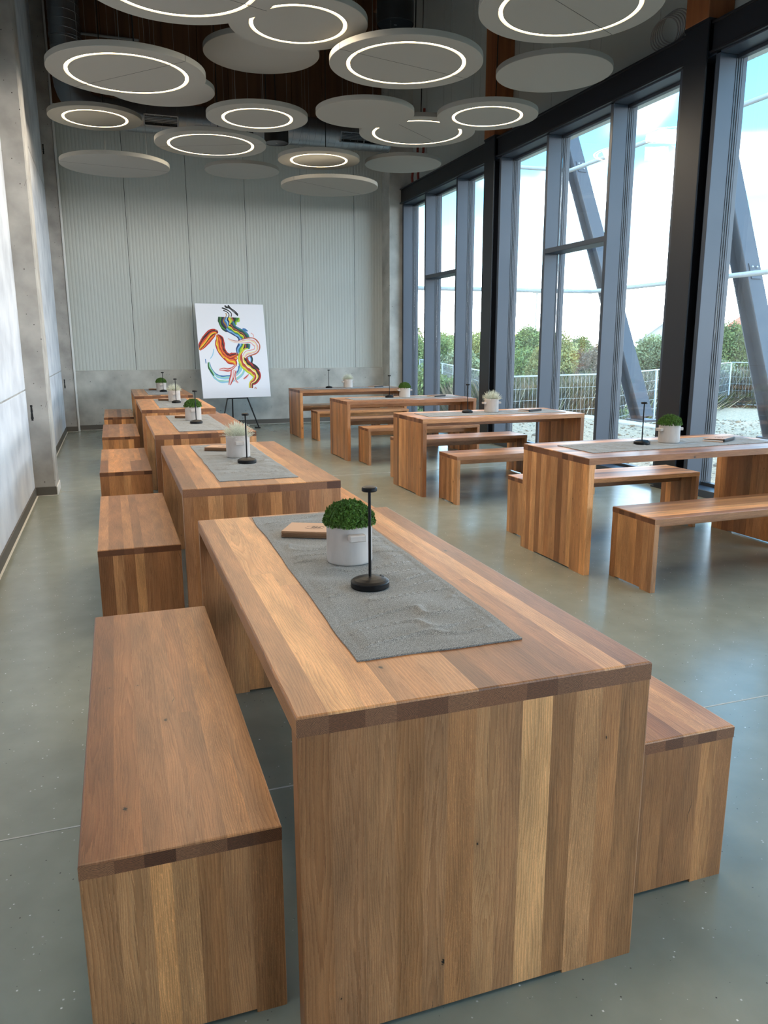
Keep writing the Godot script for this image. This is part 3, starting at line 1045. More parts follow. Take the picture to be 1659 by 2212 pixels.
func plant(root: Node3D, green: bool, k: int) -> void:
	var R := 0.0735
	var H := 0.137
	if pot_mesh == null:
		pot_mesh = lathe([[0.0, 0.0], [R - 0.004, 0.0], [R - 0.001, 0.002], [R, 0.006], [R, H - 0.003], [R - 0.002, H], [R - 0.007, H], [R - 0.009, H - 0.003], [R - 0.009, H - 0.03]], 64)
		soil_mesh = lathe([[R - 0.0085, H - 0.03], [R - 0.0085, H - 0.02], [R * 0.5, H - 0.012], [0.0, H - 0.010]], 32)
		lug_mesh = sized_box(Vector3(0.054, 0.021, 0.030), 0.0025)
		var st := st_new()
		for q in 5:
			var a := TAU * q / 5.0
			var d := Vector3(cos(a), 0.85, sin(a)).normalized()
			var side := d.cross(Vector3.UP).normalized() * 0.0022
			var tip := d * 0.0085
			var m := d * 0.0048 + Vector3(0, 0.0012, 0)
			face(st, [Vector3.ZERO, m + side, tip, m - side], Vector3(0, -1, 0))
		var d2 := Vector3(0, 0.0095, 0)
		face(st, [Vector3.ZERO, Vector3(0.0022, 0.005, 0), d2, Vector3(-0.0022, 0.005, 0)], Vector3(0, 0, -1))
		sprig = st.commit()
		for v in 2:
			silver_meshes.append(silver_bush(800 + v))
	var body := part(root, "pot", pot_mesh, M.pot)
	for s in [-1.0, 1.0]:
		part(body, "handle", lug_mesh, M.pot, Vector3(0, 0.094, s * (R + 0.0115)))
	part(root, "soil", soil_mesh, M.soil)
	if green:
		var r := RandomNumberGenerator.new()
		r.seed = 900 + k
		var n := 6500 if k == 0 else 3200
		var spots := []
		var cols := []
		var lump := noise(40 + k, 16.0, 2)
		for i in n:
			var u := r.randf()
			var phi := TAU * r.randf()
			var el := asin(clampf(u, 0.0, 1.0))
			var dir := Vector3(cos(phi) * cos(el), sin(el), sin(phi) * cos(el))
			var rad := 1.0 + 0.24 * lump.get_noise_3d(dir.x, dir.y, dir.z)
			var depth := 1.0 if r.randf() < 0.7 else r.randf_range(0.75, 1.0)
			var q := Vector3(dir.x * 0.073, dir.y * 0.062, dir.z * 0.073) * rad * depth + Vector3(0, H - 0.012, 0)
			var up := (dir + Vector3(r.randf_range(-0.5, 0.5), r.randf_range(-0.1, 0.6), r.randf_range(-0.5, 0.5))).normalized()
			var a := up.cross(Vector3(0.3, 0.2, 0.9)).normalized()
			var b := Basis(a, up, a.cross(up)).rotated(up, r.randf() * TAU).scaled(Vector3(0.75, 1.25, 0.75) * r.randf_range(0.6, 1.15))
			spots.append(Transform3D(b, q))
			var g := r.randf_range(0.6, 1.25)
			cols.append(Color(0.075 * g, 0.175 * g, 0.022 * g))
		var o := scattered(root, "foliage", sprig, M.green, spots, cols)
		o.set_meta("kind", "stuff")
		part(root, "moss_core", lathe([[0.062, H - 0.02], [0.062, H - 0.006], [0.052, H + 0.022], [0.032, H + 0.036], [0.0, H + 0.042]], 24), mat(Color(0.10, 0.17, 0.05), 0.9))
	else:
		var o := part(root, "foliage", silver_meshes[k % 2], M.silver, Vector3(0, H - 0.02, 0), Vector3(0, k * 1.3, 0))
		o.set_meta("kind", "stuff")

func silver_bush(seed_: int) -> ArrayMesh:
	var r := RandomNumberGenerator.new()
	r.seed = seed_
	var st := st_new()
	for i in 420:
		var phi := TAU * r.randf()
		var el := asin(r.randf_range(0.05, 1.0))
		var dir := Vector3(cos(phi) * cos(el), sin(el) * 0.95, sin(phi) * cos(el))
		var l := r.randf_range(0.065, 0.098)
		var p := dir * r.randf_range(0.015, 0.045)
		p.y = absf(p.y) + 0.004
		var pts := [p]
		var d := dir
		for s in 5:
			d = (d + Vector3(r.randf_range(-0.75, 0.75), r.randf_range(-0.4, 0.75), r.randf_range(-0.75, 0.75)) * 0.75 + dir * 0.35).normalized()
			p = p + d * (l / 6.0)
			pts.append(p)
		add_tube(st, pts, 0.00105, 3, 0.0008, false)
	return st.commit()

var lamp_parts := {}
func table_lamp(root: Node3D) -> void:
	if lamp_parts.is_empty():
		lamp_parts.base = lathe([[0.0, 0.0], [0.052, 0.0], [0.0555, 0.002], [0.056, 0.004], [0.056, 0.0165], [0.0545, 0.019], [0.047, 0.0235], [0.034, 0.0285], [0.018, 0.032], [0.0, 0.033]], 56)
		lamp_parts.stem = tube([Vector3(0, 0.03, 0), Vector3(0, 0.282, 0)], 0.0043, 16)
		lamp_parts.head = lathe([[0.0, 0.280], [0.019, 0.280], [0.0215, 0.2815], [0.022, 0.2835], [0.022, 0.2895], [0.020, 0.2925], [0.014, 0.2945], [0.0, 0.2955]], 40)
		lamp_parts.button = lathe([[0.0068, 0.0], [0.0064, 0.0022], [0.0, 0.0026]], 20)
	part(root, "base", lamp_parts.base, M.black_metal)
	part(root, "stem", lamp_parts.stem, M.black_metal)
	part(root, "head", lamp_parts.head, M.black_metal)
	part(root, "button", lamp_parts.button, M.black, Vector3(0.036, 0.0268, -0.012), Vector3(0.12, 0, -0.36))

# a folded cover of thin wood: the spine (towards +z) is cut into a living hinge
func menu(root: Node3D, turned: bool) -> void:
	var w := 0.215
	var d := 0.155
	var st := st_new()
	var lift := 0.012 if turned else 0.0
	part(root, "cover", box_mesh(Vector3(-w / 2, 0.0, -d / 2), Vector3(w / 2, 0.003, d / 2 - 0.01), 0.0006), M.menu_wood)
	var lid := part(root, "cover", box_mesh(Vector3(-w / 2, 0.0, -d + 0.01), Vector3(w / 2, 0.003, 0.0), 0.0006), M.menu_wood, Vector3(0, 0.021, d / 2 - 0.01), Vector3(-0.04 if turned else -0.01, 0, 0))
	part(root, "pages", box_mesh(Vector3(-w / 2 + 0.006, 0.003, -d / 2 + 0.006), Vector3(w / 2 - 0.006, 0.017 if not turned else 0.012, d / 2 - 0.012)), M.paper)
	# spine: bent slats
	for k in 9:
		var a := -PI / 2 + PI * k / 8.0
		var y := 0.012 + 0.0105 * sin(a)
		var z := d / 2 - 0.010 + 0.0115 * cos(a)
		add_box(st, Vector3(-w / 2, y - 0.00085, z - 0.0022), Vector3(w / 2, y + 0.00085, z + 0.0012), 0.0003)
	part(root, "spine", st.commit(), M.menu_slat if not turned else M.menu_dark)
	part(root, "binding", box_mesh(Vector3(-w / 2 + 0.002, 0.0025, d / 2 - 0.013), Vector3(w / 2 - 0.002, 0.0215, d / 2 - 0.004), 0.002), M.menu_dark if turned else M.menu_slat)
	# burnt-in emblem: an open oval round three leaf-like strokes
	var em := st_new()
	var strokes := []
	var arc := []
	for k in 15:
		var a := deg_to_rad(200.0 + k * 9.5)
		arc.append(Vector2(cos(a) * 0.036, sin(a) * 0.024))
	strokes.append(arc)
	arc = []
	for k in 15:
		var a := deg_to_rad(20.0 + k * 9.5)
		arc.append(Vector2(cos(a) * 0.036, sin(a) * 0.024))
	strokes.append(arc)
	for q in [[-0.014, -0.009, -0.003, 0.013], [-0.003, -0.012, 0.008, 0.012], [0.010, -0.009, 0.020, 0.009]]:
		strokes.append([Vector2(q[0], q[1]), Vector2((q[0] + q[2]) / 2 + 0.004, (q[1] + q[3]) / 2), Vector2(q[2], q[3]), Vector2(q[2] - 0.006, q[3] - 0.003), Vector2((q[0] + q[2]) / 2 - 0.002, (q[1] + q[3]) / 2)])
	for s in strokes:
		for k in range(s.size() - 1):
			var a := Vector3(s[k].x, 0.00305, -0.07 - s[k].y)
			var b := Vector3(s[k + 1].x, 0.00305, -0.07 - s[k + 1].y)
			var dir := (b - a).normalized()
			var side := dir.cross(Vector3.UP) * 0.0024
			face(em, [a - side, a + side, b + side, b - side], Vector3(0, -1, 0))
	part(lid, "emblem", em.commit(), M.ink)

# ================================================================ easel and painting
func build_easel() -> void:
	var yaw := deg_to_rad(7.0)
	var at := Vector3(2.10, 0, -13.74)
	var e := thing("easel", "black metal tripod easel carrying the large painting", "easel", at, yaw)
	var tilt := deg_to_rad(10.0)
	var back := func(y: float) -> float: return -y * tan(tilt)
	for s in [-1.0, 1.0]:
		var leg := st_new()
		add_tube(leg, [Vector3(s * 0.34, 0.0, 0.05), Vector3(s * 0.17, 0.56, back.call(0.56) + 0.03), Vector3(s * 0.06, 1.7, back.call(1.7) - 0.06)], 0.013, 8)
		part(e, "leg", leg.commit(), M.black)
		part(e, "foot", box_mesh(Vector3(s * 0.34 - 0.07 if s > 0 else s * 0.34 - 0.02, 0.0, 0.0), Vector3(s * 0.34 + 0.02 if s > 0 else s * 0.34 + 0.07, 0.02, 0.07), 0.004), M.black)
		part(e, "peg", tube([Vector3(s * 0.17, 0.528, back.call(0.53) - 0.02), Vector3(s * 0.17, 0.528, back.call(0.53) + 0.075)], 0.009, 8), M.black)
	part(e, "rear_leg", tube([Vector3(0, 0.0, -0.42), Vector3(0, 1.65, back.call(1.65) - 0.07)], 0.013, 8), M.black)
	part(e, "crossbar", tube([Vector3(-0.175, 0.528, back.call(0.53) + 0.005), Vector3(0.175, 0.528, back.call(0.53) + 0.005)], 0.010, 8), M.black)
	var cv := thing("painting", "white canvas with flowing striped ribbons of red, green and yellow on the easel", "painting", at, yaw)
	var w := 1.215
	var h := 1.63
	var holder := Transform3D(Basis(Vector3.RIGHT, -tilt), Vector3(0, 0.540, back.call(0.54) + 0.035))
	var board := part(cv, "canvas", box_mesh(Vector3(-w / 2, 0, -0.012), Vector3(w / 2, h, 0.012), 0.002), M.canvas_edge)
	board.transform = holder
	var st := st_new()
	var q := [Vector3(-w / 2 + 0.003, 0.003, 0.0126), Vector3(w / 2 - 0.003, 0.003, 0.0126), Vector3(w / 2 - 0.003, h - 0.003, 0.0126), Vector3(-w / 2 + 0.003, h - 0.003, 0.0126)]
	face(st, q, Vector3(0, h / 2, -1), [Vector2(0, 1), Vector2(1, 1), Vector2(1, 0), Vector2(0, 0)])
	var m := mat(Color.WHITE, 0.55, painting_texture())
	m.texture_repeat = false
	var face_ := part(cv, "paint", st.commit(), m)
	face_.transform = holder

func painting_texture() -> ImageTexture:
	var W := 768
	var H := 1024
	var im := Image.create(W, H, false, Image.FORMAT_RGB8)
	im.fill(Color(0.92, 0.925, 0.95))
	var k := {"R": Color(0.72, 0.13, 0.09), "O": Color(0.93, 0.48, 0.12), "Y": Color(0.93, 0.80, 0.16), "K": Color(0.07, 0.06, 0.06), "D": Color(0.40, 0.07, 0.06), "G": Color(0.22, 0.52, 0.18), "L": Color(0.66, 0.80, 0.20), "F": Color(0.06, 0.25, 0.15), "B": Color(0.22, 0.45, 0.68), "N": Color(0.08, 0.15, 0.38), "S": Color(0.55, 0.77, 0.88), "W": Color(0.92, 0.93, 0.95), "C": Color(0.93, 0.89, 0.72), "P": Color(0.90, 0.66, 0.64), "T": Color(0.66, 0.47, 0.14), "M": Color(0.62, 0.82, 0.74), "V": Color(0.72, 0.35, 0.24)}
	# [points x, y, half width] in the units of the zoomed view, stripes across
	var ribs := [
		["WSMWSMB", [[285, 1040, 10], [305, 1150, 26], [370, 1260, 40], [470, 1330, 62], [600, 1340, 66], [740, 1310, 60], [850, 1220, 66], [870, 1110, 66], [840, 1050, 36]]],
		["BSWSNF", [[985, 930, 40], [1010, 1000, 44], [1010, 1060, 38], [1060, 1110, 18]]],
		["FGKNTBSNYLVKFGGL", [[642, 288, 165], [640, 350, 172], [648, 410, 140], [690, 470, 96]]],
		["NBSBGLYKVFNGB", [[640, 430, 100], [720, 500, 70], [820, 555, 72], [895, 620, 90], [905, 700, 92], [900, 780, 100], [860, 850, 94], [850, 910, 60]]],
		["RODYORKR", [[120, 830, 22], [170, 760, 56], [240, 670, 72], [330, 570, 70], [400, 545, 50], [425, 570, 18]]],
		["RYORORKR", [[430, 585, 14], [470, 650, 62], [480, 740, 76], [500, 830, 62], [560, 920, 56], [640, 975, 66], [710, 960, 74], [770, 930, 40], [790, 940, 10]]],
		["ROYOR", [[560, 960, 20], [640, 1020, 46], [720, 1040, 46], [745, 1090, 24], [730, 1110, 14]]],
		["LYVRCYKDR", [[990, 850, 40], [930, 880, 62], [885, 930, 72], [880, 1000, 76], [920, 1080, 78], [1000, 1150, 78], [1080, 1210, 76], [1130, 1290, 64], [1090, 1370, 52], [1030, 1410, 36], [1020, 1490, 30]]],
		["WPWCPWV", [[620, 650, 8], [700, 690, 16], [800, 705, 18], [900, 690, 40], [1000, 680, 48], [1080, 710, 62], [1130, 780, 58], [1110, 850, 50], [1030, 880, 52], [950, 900, 60], [900, 960, 40]]],
		["PRPWRP", [[465, 1170, 12], [540, 1165, 26], [620, 1175, 30], [690, 1150, 22], [750, 1095, 14]]],
		["RPWPR", [[700, 1180, 30], [690, 1270, 34], [665, 1350, 32], [640, 1430, 14]]],
		["PWRP", [[745, 1190, 22], [730, 1270, 20], [745, 1350, 16], [790, 1400, 8]]],
		["FGM", [[280, 1045, 12], [290, 1130, 18], [340, 1210, 20], [370, 1270, 8]]],
		["RP", [[980, 1260, 6], [930, 1310, 14], [890, 1335, 6]]],
		["K", [[1060, 1080, 8], [1120, 1130, 16], [1175, 1180, 6]]],
		["K", [[780, 250, 16], [790, 235, 12], [740, 180, 6], [680, 140, 6], [625, 90, 14]]],
		["K", [[775, 240, 5], [720, 190, 5], [650, 135, 6], [600, 120, 14], [570, 90, 8]]],
		["K", [[680, 275, 6], [685, 225, 5], [640, 180, 6], [590, 155, 9], [520, 130, 8]]],
		["K", [[635, 290, 6], [642, 240, 5], [610, 200, 5], [545, 172, 6]]],
		["T", [[585, 290, 4], [595, 250, 4], [588, 220, 8]]],
		["B", [[880, 480, 8], [920, 495, 18], [970, 520, 6]]],
		["P", [[1030, 550, 4], [1075, 590, 5], [1060, 650, 4]]],
		["S", [[370, 820, 4], [350, 920, 5], [310, 980, 4]]],
		["B", [[225, 990, 4], [235, 1060, 5]]],
		["V", [[1080, 1500, 2], [1100, 1480, 2], [1110, 1505, 2], [1120, 1485, 2]]]]
	for rb in ribs:
		var cols: String = rb[0]
		var pts: Array = rb[1]
		var n := pts.size()
		for i in range(n - 1):
			var p0: Array = pts[maxi(i - 1, 0)]
			var p1: Array = pts[i]
			var p2: Array = pts[i + 1]
			var p3: Array = pts[mini(i + 2, n - 1)]
			var steps := int(Vector2(p2[0] - p1[0], p2[1] - p1[1]).length() / 1.3) + 2
			for s in steps:
				var t := float(s) / steps
				var a := Vector2(cubic_interpolate(p1[0], p2[0], p0[0], p3[0], t), cubic_interpolate(p1[1], p2[1], p0[1], p3[1], t))
				var t2 := t + 0.02
				var b := Vector2(cubic_interpolate(p1[0], p2[0], p0[0], p3[0], t2), cubic_interpolate(p1[1], p2[1], p0[1], p3[1], t2))
				var hw := lerpf(p1[2], p2[2], t) * 1.12
				var side := (b - a).normalized().orthogonal()
				var m := maxi(2, int(hw * 2.0 / 1.2))
				for j in m + 1:
					var f := float(j) / m
					var q := a + side * hw * (f * 2.0 - 1.0)
					var wav := f + 0.03 * sin(a.x * 0.03 + a.y * 0.05 + f * 9.0)
					var c: Color = k[cols[clampi(int(wav * cols.length()), 0, cols.length() - 1)]]
					var u := (q.x - 55.0 - (q.y - 62.0) * 0.0816) / 1195.0
					var v := (q.y - 66.0) / 1580.0
					var px := int(u * W)
					var py := int(v * H)
					if px >= 0 and py >= 0 and px < W - 1 and py < H - 1:
						im.fill_rect(Rect2i(px, py, 2, 2), c)
	return ImageTexture.create_from_image(im)

# ================================================================ ceiling discs
func build_discs() -> void:
	var names := ["large ring-lit ceiling disc covering part of a small ring-lit disc", "small ring-lit ceiling disc partly covered by a large lit one", "small plain disc just behind the two overlapping ring-lit discs", "large ring-lit disc with a slanting seam beside the long concrete wall",
		"small plain disc half hidden behind the slanting-seamed lit disc", "small ring-lit disc beside the duct riser and the long concrete wall", "small ring-lit disc in front of the duct and its speaker", "large ring-lit disc between a duct grille and a pendant speaker",
		"large plain disc in the corner of the long wall and end wall", "small plain disc close to the end wall above the painting", "small ring-lit disc between plain discs near the end wall", "large plain disc hanging lowest, in front of the end wall panels",
		"small plain disc beside the corner pillar and the red hoses", "small plain disc overlapping a large ring-lit disc", "large ring-lit disc overlapped by a plain and a small lit disc", "small ring-lit disc close to the far steel column",
		"large ring-lit disc hanging under a pendant speaker", "small plain disc beside the windows between two steel columns", "large ring-lit disc beside the windows near the coil of cables",
		"added large ring-lit disc above the aisle beside the fifth concrete-wall table", "added large ring-lit disc above the fourth window-row table", "added small ring-lit disc above the bench of the fifth concrete-wall table", "added large ring-lit disc above the free floor before the window row"]
	# [x, height of the lower face, z, diameter, lit, seam in degrees]
	var discs := [
		[0.625, 3.80, -5.925, 1.36, 1, 20], [1.697, 4.05, -7.0, 1.16, 1, 0], [1.651, 4.257, -8.371, 1.14, 0, 0], [0.352, 3.862, -8.098, 1.40, 1, -48],
		[0.708, 4.06, -9.16, 1.14, 0, 0], [0.061, 4.265, -11.299, 1.14, 1, 0], [1.792, 3.952, -9.461, 1.14, 1, 0], [1.437, 3.946, -10.81, 1.40, 1, -25],
		[0.272, 3.773, -11.608, 1.40, 0, 8], [2.172, 4.083, -12.873, 1.14, 0, 0], [2.974, 3.957, -11.243, 1.14, 1, 0], [3.21, 3.675, -11.56, 1.40, 0, 30],
		[4.362, 4.07, -11.596, 1.14, 0, 0], [2.85, 3.907, -8.762, 1.08, 0, 0], [3.864, 4.04, -9.776, 1.45, 1, 40], [4.26, 3.968, -8.609, 1.14, 1, 0],
		[2.756, 3.939, -7.254, 1.40, 1, 14], [4.382, 4.064, -7.399, 1.14, 0, 0], [3.542, 3.96, -5.779, 1.40, 1, 28],
		[1.9, 3.96, -4.0, 1.40, 1, 30], [3.7, 3.96, -3.2, 1.40, 1, 70], [0.0, 3.96, -1.6, 1.14, 1, 0], [2.5, 3.96, -1.0, 1.40, 1, 15]]  # unseen discs, added for the light on the foreground tables
	for d in discs:
		var big: bool = d[3] > 1.2
		var lit: bool = d[4] == 1
		var t := thing("ceiling_lamp" if lit else "acoustic_disc", names[discs.find(d)], "ceiling lamp" if lit else "acoustic panel", Vector3(d[0], d[1], d[2]), deg_to_rad(d[5]), ("large " if big else "small ") + ("lit discs" if lit else "plain discs"))
		disc(t, d[3] / 2.0, big, lit, discs)

func disc(t: Node3D, R: float, big: bool, lit: bool, all: Array) -> void:
	var th := 0.05
	var rr := R * (0.755 if big else 0.675)
	var gi := rr - 0.017
	var go := rr + 0.017
	var halves := [[0.0, TAU]]
	if big:
		var g := 0.0022
		halves = [[0.0, PI], [PI, TAU]]
	for h in halves:
		var gap: float = 0.0025 if big else 0.0
		var st := st_new()
		var seg := 96 if not big else 48
		if lit:
			add_lathe(st, [[go, th], [go, 0.0], [R - 0.003, 0.0], [R, 0.003], [R, th], [go, th]], seg, h[0] + gap / R, h[1] - gap / R)
			part(t, "outer_ring", st.commit(), M.disc)
			var st2 := st_new()
			add_lathe(st2, [[0.0, th], [0.0, 0.0], [gi, 0.0], [gi, th], [0.0, th]], seg, h[0] + gap / gi, h[1] - gap / gi)
			part(t, "centre_board", st2.commit(), M.disc)
		else:
			add_lathe(st, [[0.0, th], [0.0, 0.0], [R - 0.003, 0.0], [R, 0.003], [R, th], [0.0, th]], seg, h[0] + gap / R, h[1] - gap / R)
			part(t, "board", st.commit(), M.disc)
	part(t, "back_frame", lathe([[0.0, th + 0.0005], [R * 0.8, th + 0.0005], [R * 0.8, th + 0.012], [0.0, th + 0.012]], 48), M.black)
	if big:
		part(t, "seam", box_mesh(Vector3(-R * 0.995, -0.0004, -0.0025), Vector3(R * 0.995, th - 0.002, 0.0025)), M.wire)
	if lit:
		part(t, "groove", lathe([[gi + 0.0005, 0.004], [gi + 0.0005, 0.03], [go - 0.0005, 0.03], [go - 0.0005, 0.004]], 96), M.groove)
		part(t, "led_ring", lathe([[gi + 0.005, 0.029], [gi + 0.005, 0.006], [gi + 0.008, 0.003], [go - 0.008, 0.003], [go - 0.005, 0.006], [go - 0.005, 0.029]], 96), M.led)
		var l := AreaLight3D.new()
		l.name = "ring_light"
		l.light_color = Color(1.0, 0.93, 0.83)
		l.light_energy = 1.25
		l.area_size = Vector2(rr * 1.5, rr * 1.5)
		l.area_range = 30.0
		l.shadow_enabled = true
		l.position = Vector3(0, -0.012, 0)
		l.rotation.x = -PI / 2
		t.add_child(l)
	# suspension
	var up := CEIL - t.position.y
	for k in 9:
		# three wires, kept clear of the discs that hang higher
		if k >= 3 and t.get_node_or_null("wire3") != null:
			break
		var a := TAU * k / 9.0 * 3.0 + 0.4 + 0.33 * (k / 3)
		var foot := Vector3(cos(a) * R * 0.6, th + 0.01, sin(a) * R * 0.6)
		var w := t.transform * foot
		var free := true
		for d in all:
			if d[1] > t.position.y + 0.02 and Vector2(w.x - d[0], w.z - d[2]).length() < d[3] / 2.0 + 0.02:
				free = false
		if free:
			part(t, "wire", tube([foot, Vector3(foot.x, up, foot.z)], 0.0014, 5), M.cable_grey)
	if lit:
		part(t, "power_cable", tube([Vector3(0.1, th + 0.01, 0), Vector3(0.11, up * 0.4, 0.02), Vector3(0.07, up, 0.04)], 0.006, 6), M.wire)

# ================================================================ ducts, speakers
func build_ducts() -> void:
	var z := -13.7
	var t := thing("ventilation_duct", "galvanised spiral ventilation duct with grilles high in front of the end wall", "duct", Vector3(0, 0, 0))
	var r := 0.225
	var y := 4.955
	var pts := []
	for k in 9:
		var a := PI + PI / 2 * k / 8.0
		pts.append(Vector3(0.18 + 0.45 * cos(a), y + 0.45 + 0.45 * sin(a), z))
	part(t, "elbow", tube(pts, r, 28), M.duct)
	part(t, "riser", spiral([Vector3(-0.27, y + 0.45, z), Vector3(-0.27, CEIL, z)], r), M.duct)
	part(t, "collar", tube([Vector3(-0.27, 5.95, z), Vector3(-0.27, 6.0, z)], r + 0.008, 28), M.duct)
	part(t, "run", spiral([Vector3(0.18, y, z), Vector3(4.85, y, z)], r), M.duct)
	part(t, "end_cap", tube([Vector3(4.85, y, z), Vector3(4.87, y, z)], r + 0.01, 28), M.duct)
	for gx in [[0.78, 1.30], [2.0, 2.5], [3.95, 4.78]]:
		var g := Node3D.new()
		g.name = "grille"
		t.add_child(g, true)
		var n := 2 if gx[1] - gx[0] > 0.6 else 1
		g.position = Vector3(gx[0], y - 0.085, z + r * 0.92)
		g.rotation.x = 0.35
		var wide: float = gx[1] - gx[0]
		var fr := st_new()
		add_box(fr, Vector3(0, -0.085, -0.02), Vector3(wide, -0.07, 0.03))
		add_box(fr, Vector3(0, 0.07, -0.02), Vector3(wide, 0.085, 0.03))
		for k in n + 1:
			var x := (wide - 0.015) * k / n
			add_box(fr, Vector3(x, -0.085, -0.02), Vector3(x + 0.015, 0.085, 0.03))
		part(g, "frame", fr.commit(), M.duct)
		part(g, "back", box_mesh(Vector3(0.01, -0.075, -0.02), Vector3(wide - 0.01, 0.075, -0.005)), M.black)
		for k in 6:
			part(g, "slat", box_mesh(Vector3(0.015, -0.062 + k * 0.022, 0.0), Vector3(wide - 0.015, -0.057 + k * 0.022, 0.02)), M.black_metal)
	for x in [0.5, 2.7, 4.6]:
		part(t, "hanger", tube([Vector3(x, y + r, z), Vector3(x, CEIL, z)], 0.006, 6), M.cable_grey)

func spiral(ends: Array, r: float) -> ArrayMesh:
	var st := st_new()
	add_tube(st, ends, r, 36)
	var a: Vector3 = ends[0]
	var d: Vector3 = ends[1] - a
	var l := d.length()
	d = d.normalized()
	var s := d.cross(Vector3(0, 0, 1)).normalized()
	var k := int(l / 0.12)
	var pts := []
	for i in k * 20 + 1:
		var w := TAU * i / 20.0
		pts.append(a + d * (l * i / (k * 20.0)) + (s * cos(w) + Vector3(0, 0, 1) * sin(w)) * r)
	add_tube(st, pts, 0.006, 4)
	return st.commit()

func build_speakers() -> void:
	var spots := [[Vector3(2.56, 4.15, -7.0), "black cylindrical pendant speaker above the gap between lit discs"], [Vector3(2.33, 4.08, -11.0), "black cylindrical pendant speaker in front of the ventilation duct"]]
	for s in spots:
		var t := thing("pendant_speaker", s[1], "speaker", s[0], 0.0, "pendant speakers")
		part(t, "body", lathe([[0.150, 0.004], [0.158, 0.0], [0.16, 0.006], [0.16, 0.42], [0.15, 0.435], [0.0, 0.44]], 48), M.black)
		part(t, "grille", lathe([[0.0, 0.005], [0.150, 0.005], [0.150, 0.02]], 48), M.speaker_face)
		part(t, "badge", box_mesh(Vector3(-0.012, 0.002, -0.004), Vector3(0.012, 0.0048, 0.004), 0.0005), M.white_trim)
		part(t, "cable", tube([Vector3(0, 0.43, 0), Vector3(0, CEIL - s[0].y, 0)], 0.006, 6), M.wire)

func build_small_fittings() -> void:
	var t := thing("cable_coil", "coil of grey cables lying on the edge beam beside the timber post", "cable", Vector3(5.40, 4.235, -6.95))
	for k in 6:
		var pts := []
		for i in 25:
			var a := TAU * i / 24.0
			pts.append(Vector3(-0.08 + 0.014 * k - 0.03 * sin(a), 0.14 + 0.13 * sin(a) + 0.012 * k, 0.2 * cos(a) + 0.015 * k))
		part(t, "loop", tube(pts, 0.006, 6), M.cable_grey)
	for k in 2:
		var p := thing("red_hose", "red-brown hose bent down onto the edge beam in the room corner", "hose", Vector3(5.36, 4.23, -13.75 + 0.28 * k), 0.0, "red hoses")
		part(p, "hose_body", tube([Vector3(0, 0.0, 0), Vector3(-0.02, 0.12, 0.02), Vector3(0.0, 0.3, 0.03), Vector3(0.08, 0.5, 0.02), Vector3(0.1, 1.2, 0)], 0.022, 10), M.red)
		part(p, "collar", tube([Vector3(0, 0.0, 0), Vector3(-0.004, 0.03, 0.005)], 0.027, 10), M.galv)

# ================================================================ outdoors
func ground_y(x: float, z: float) -> float:
	var s := 0.45 * x - 0.89 * z
	var y := lerpf(-0.15, -1.34, smoothstep(17.3, 20.0, s))
	return lerpf(y, -1.34, smoothstep(13.0, 17.0, x))

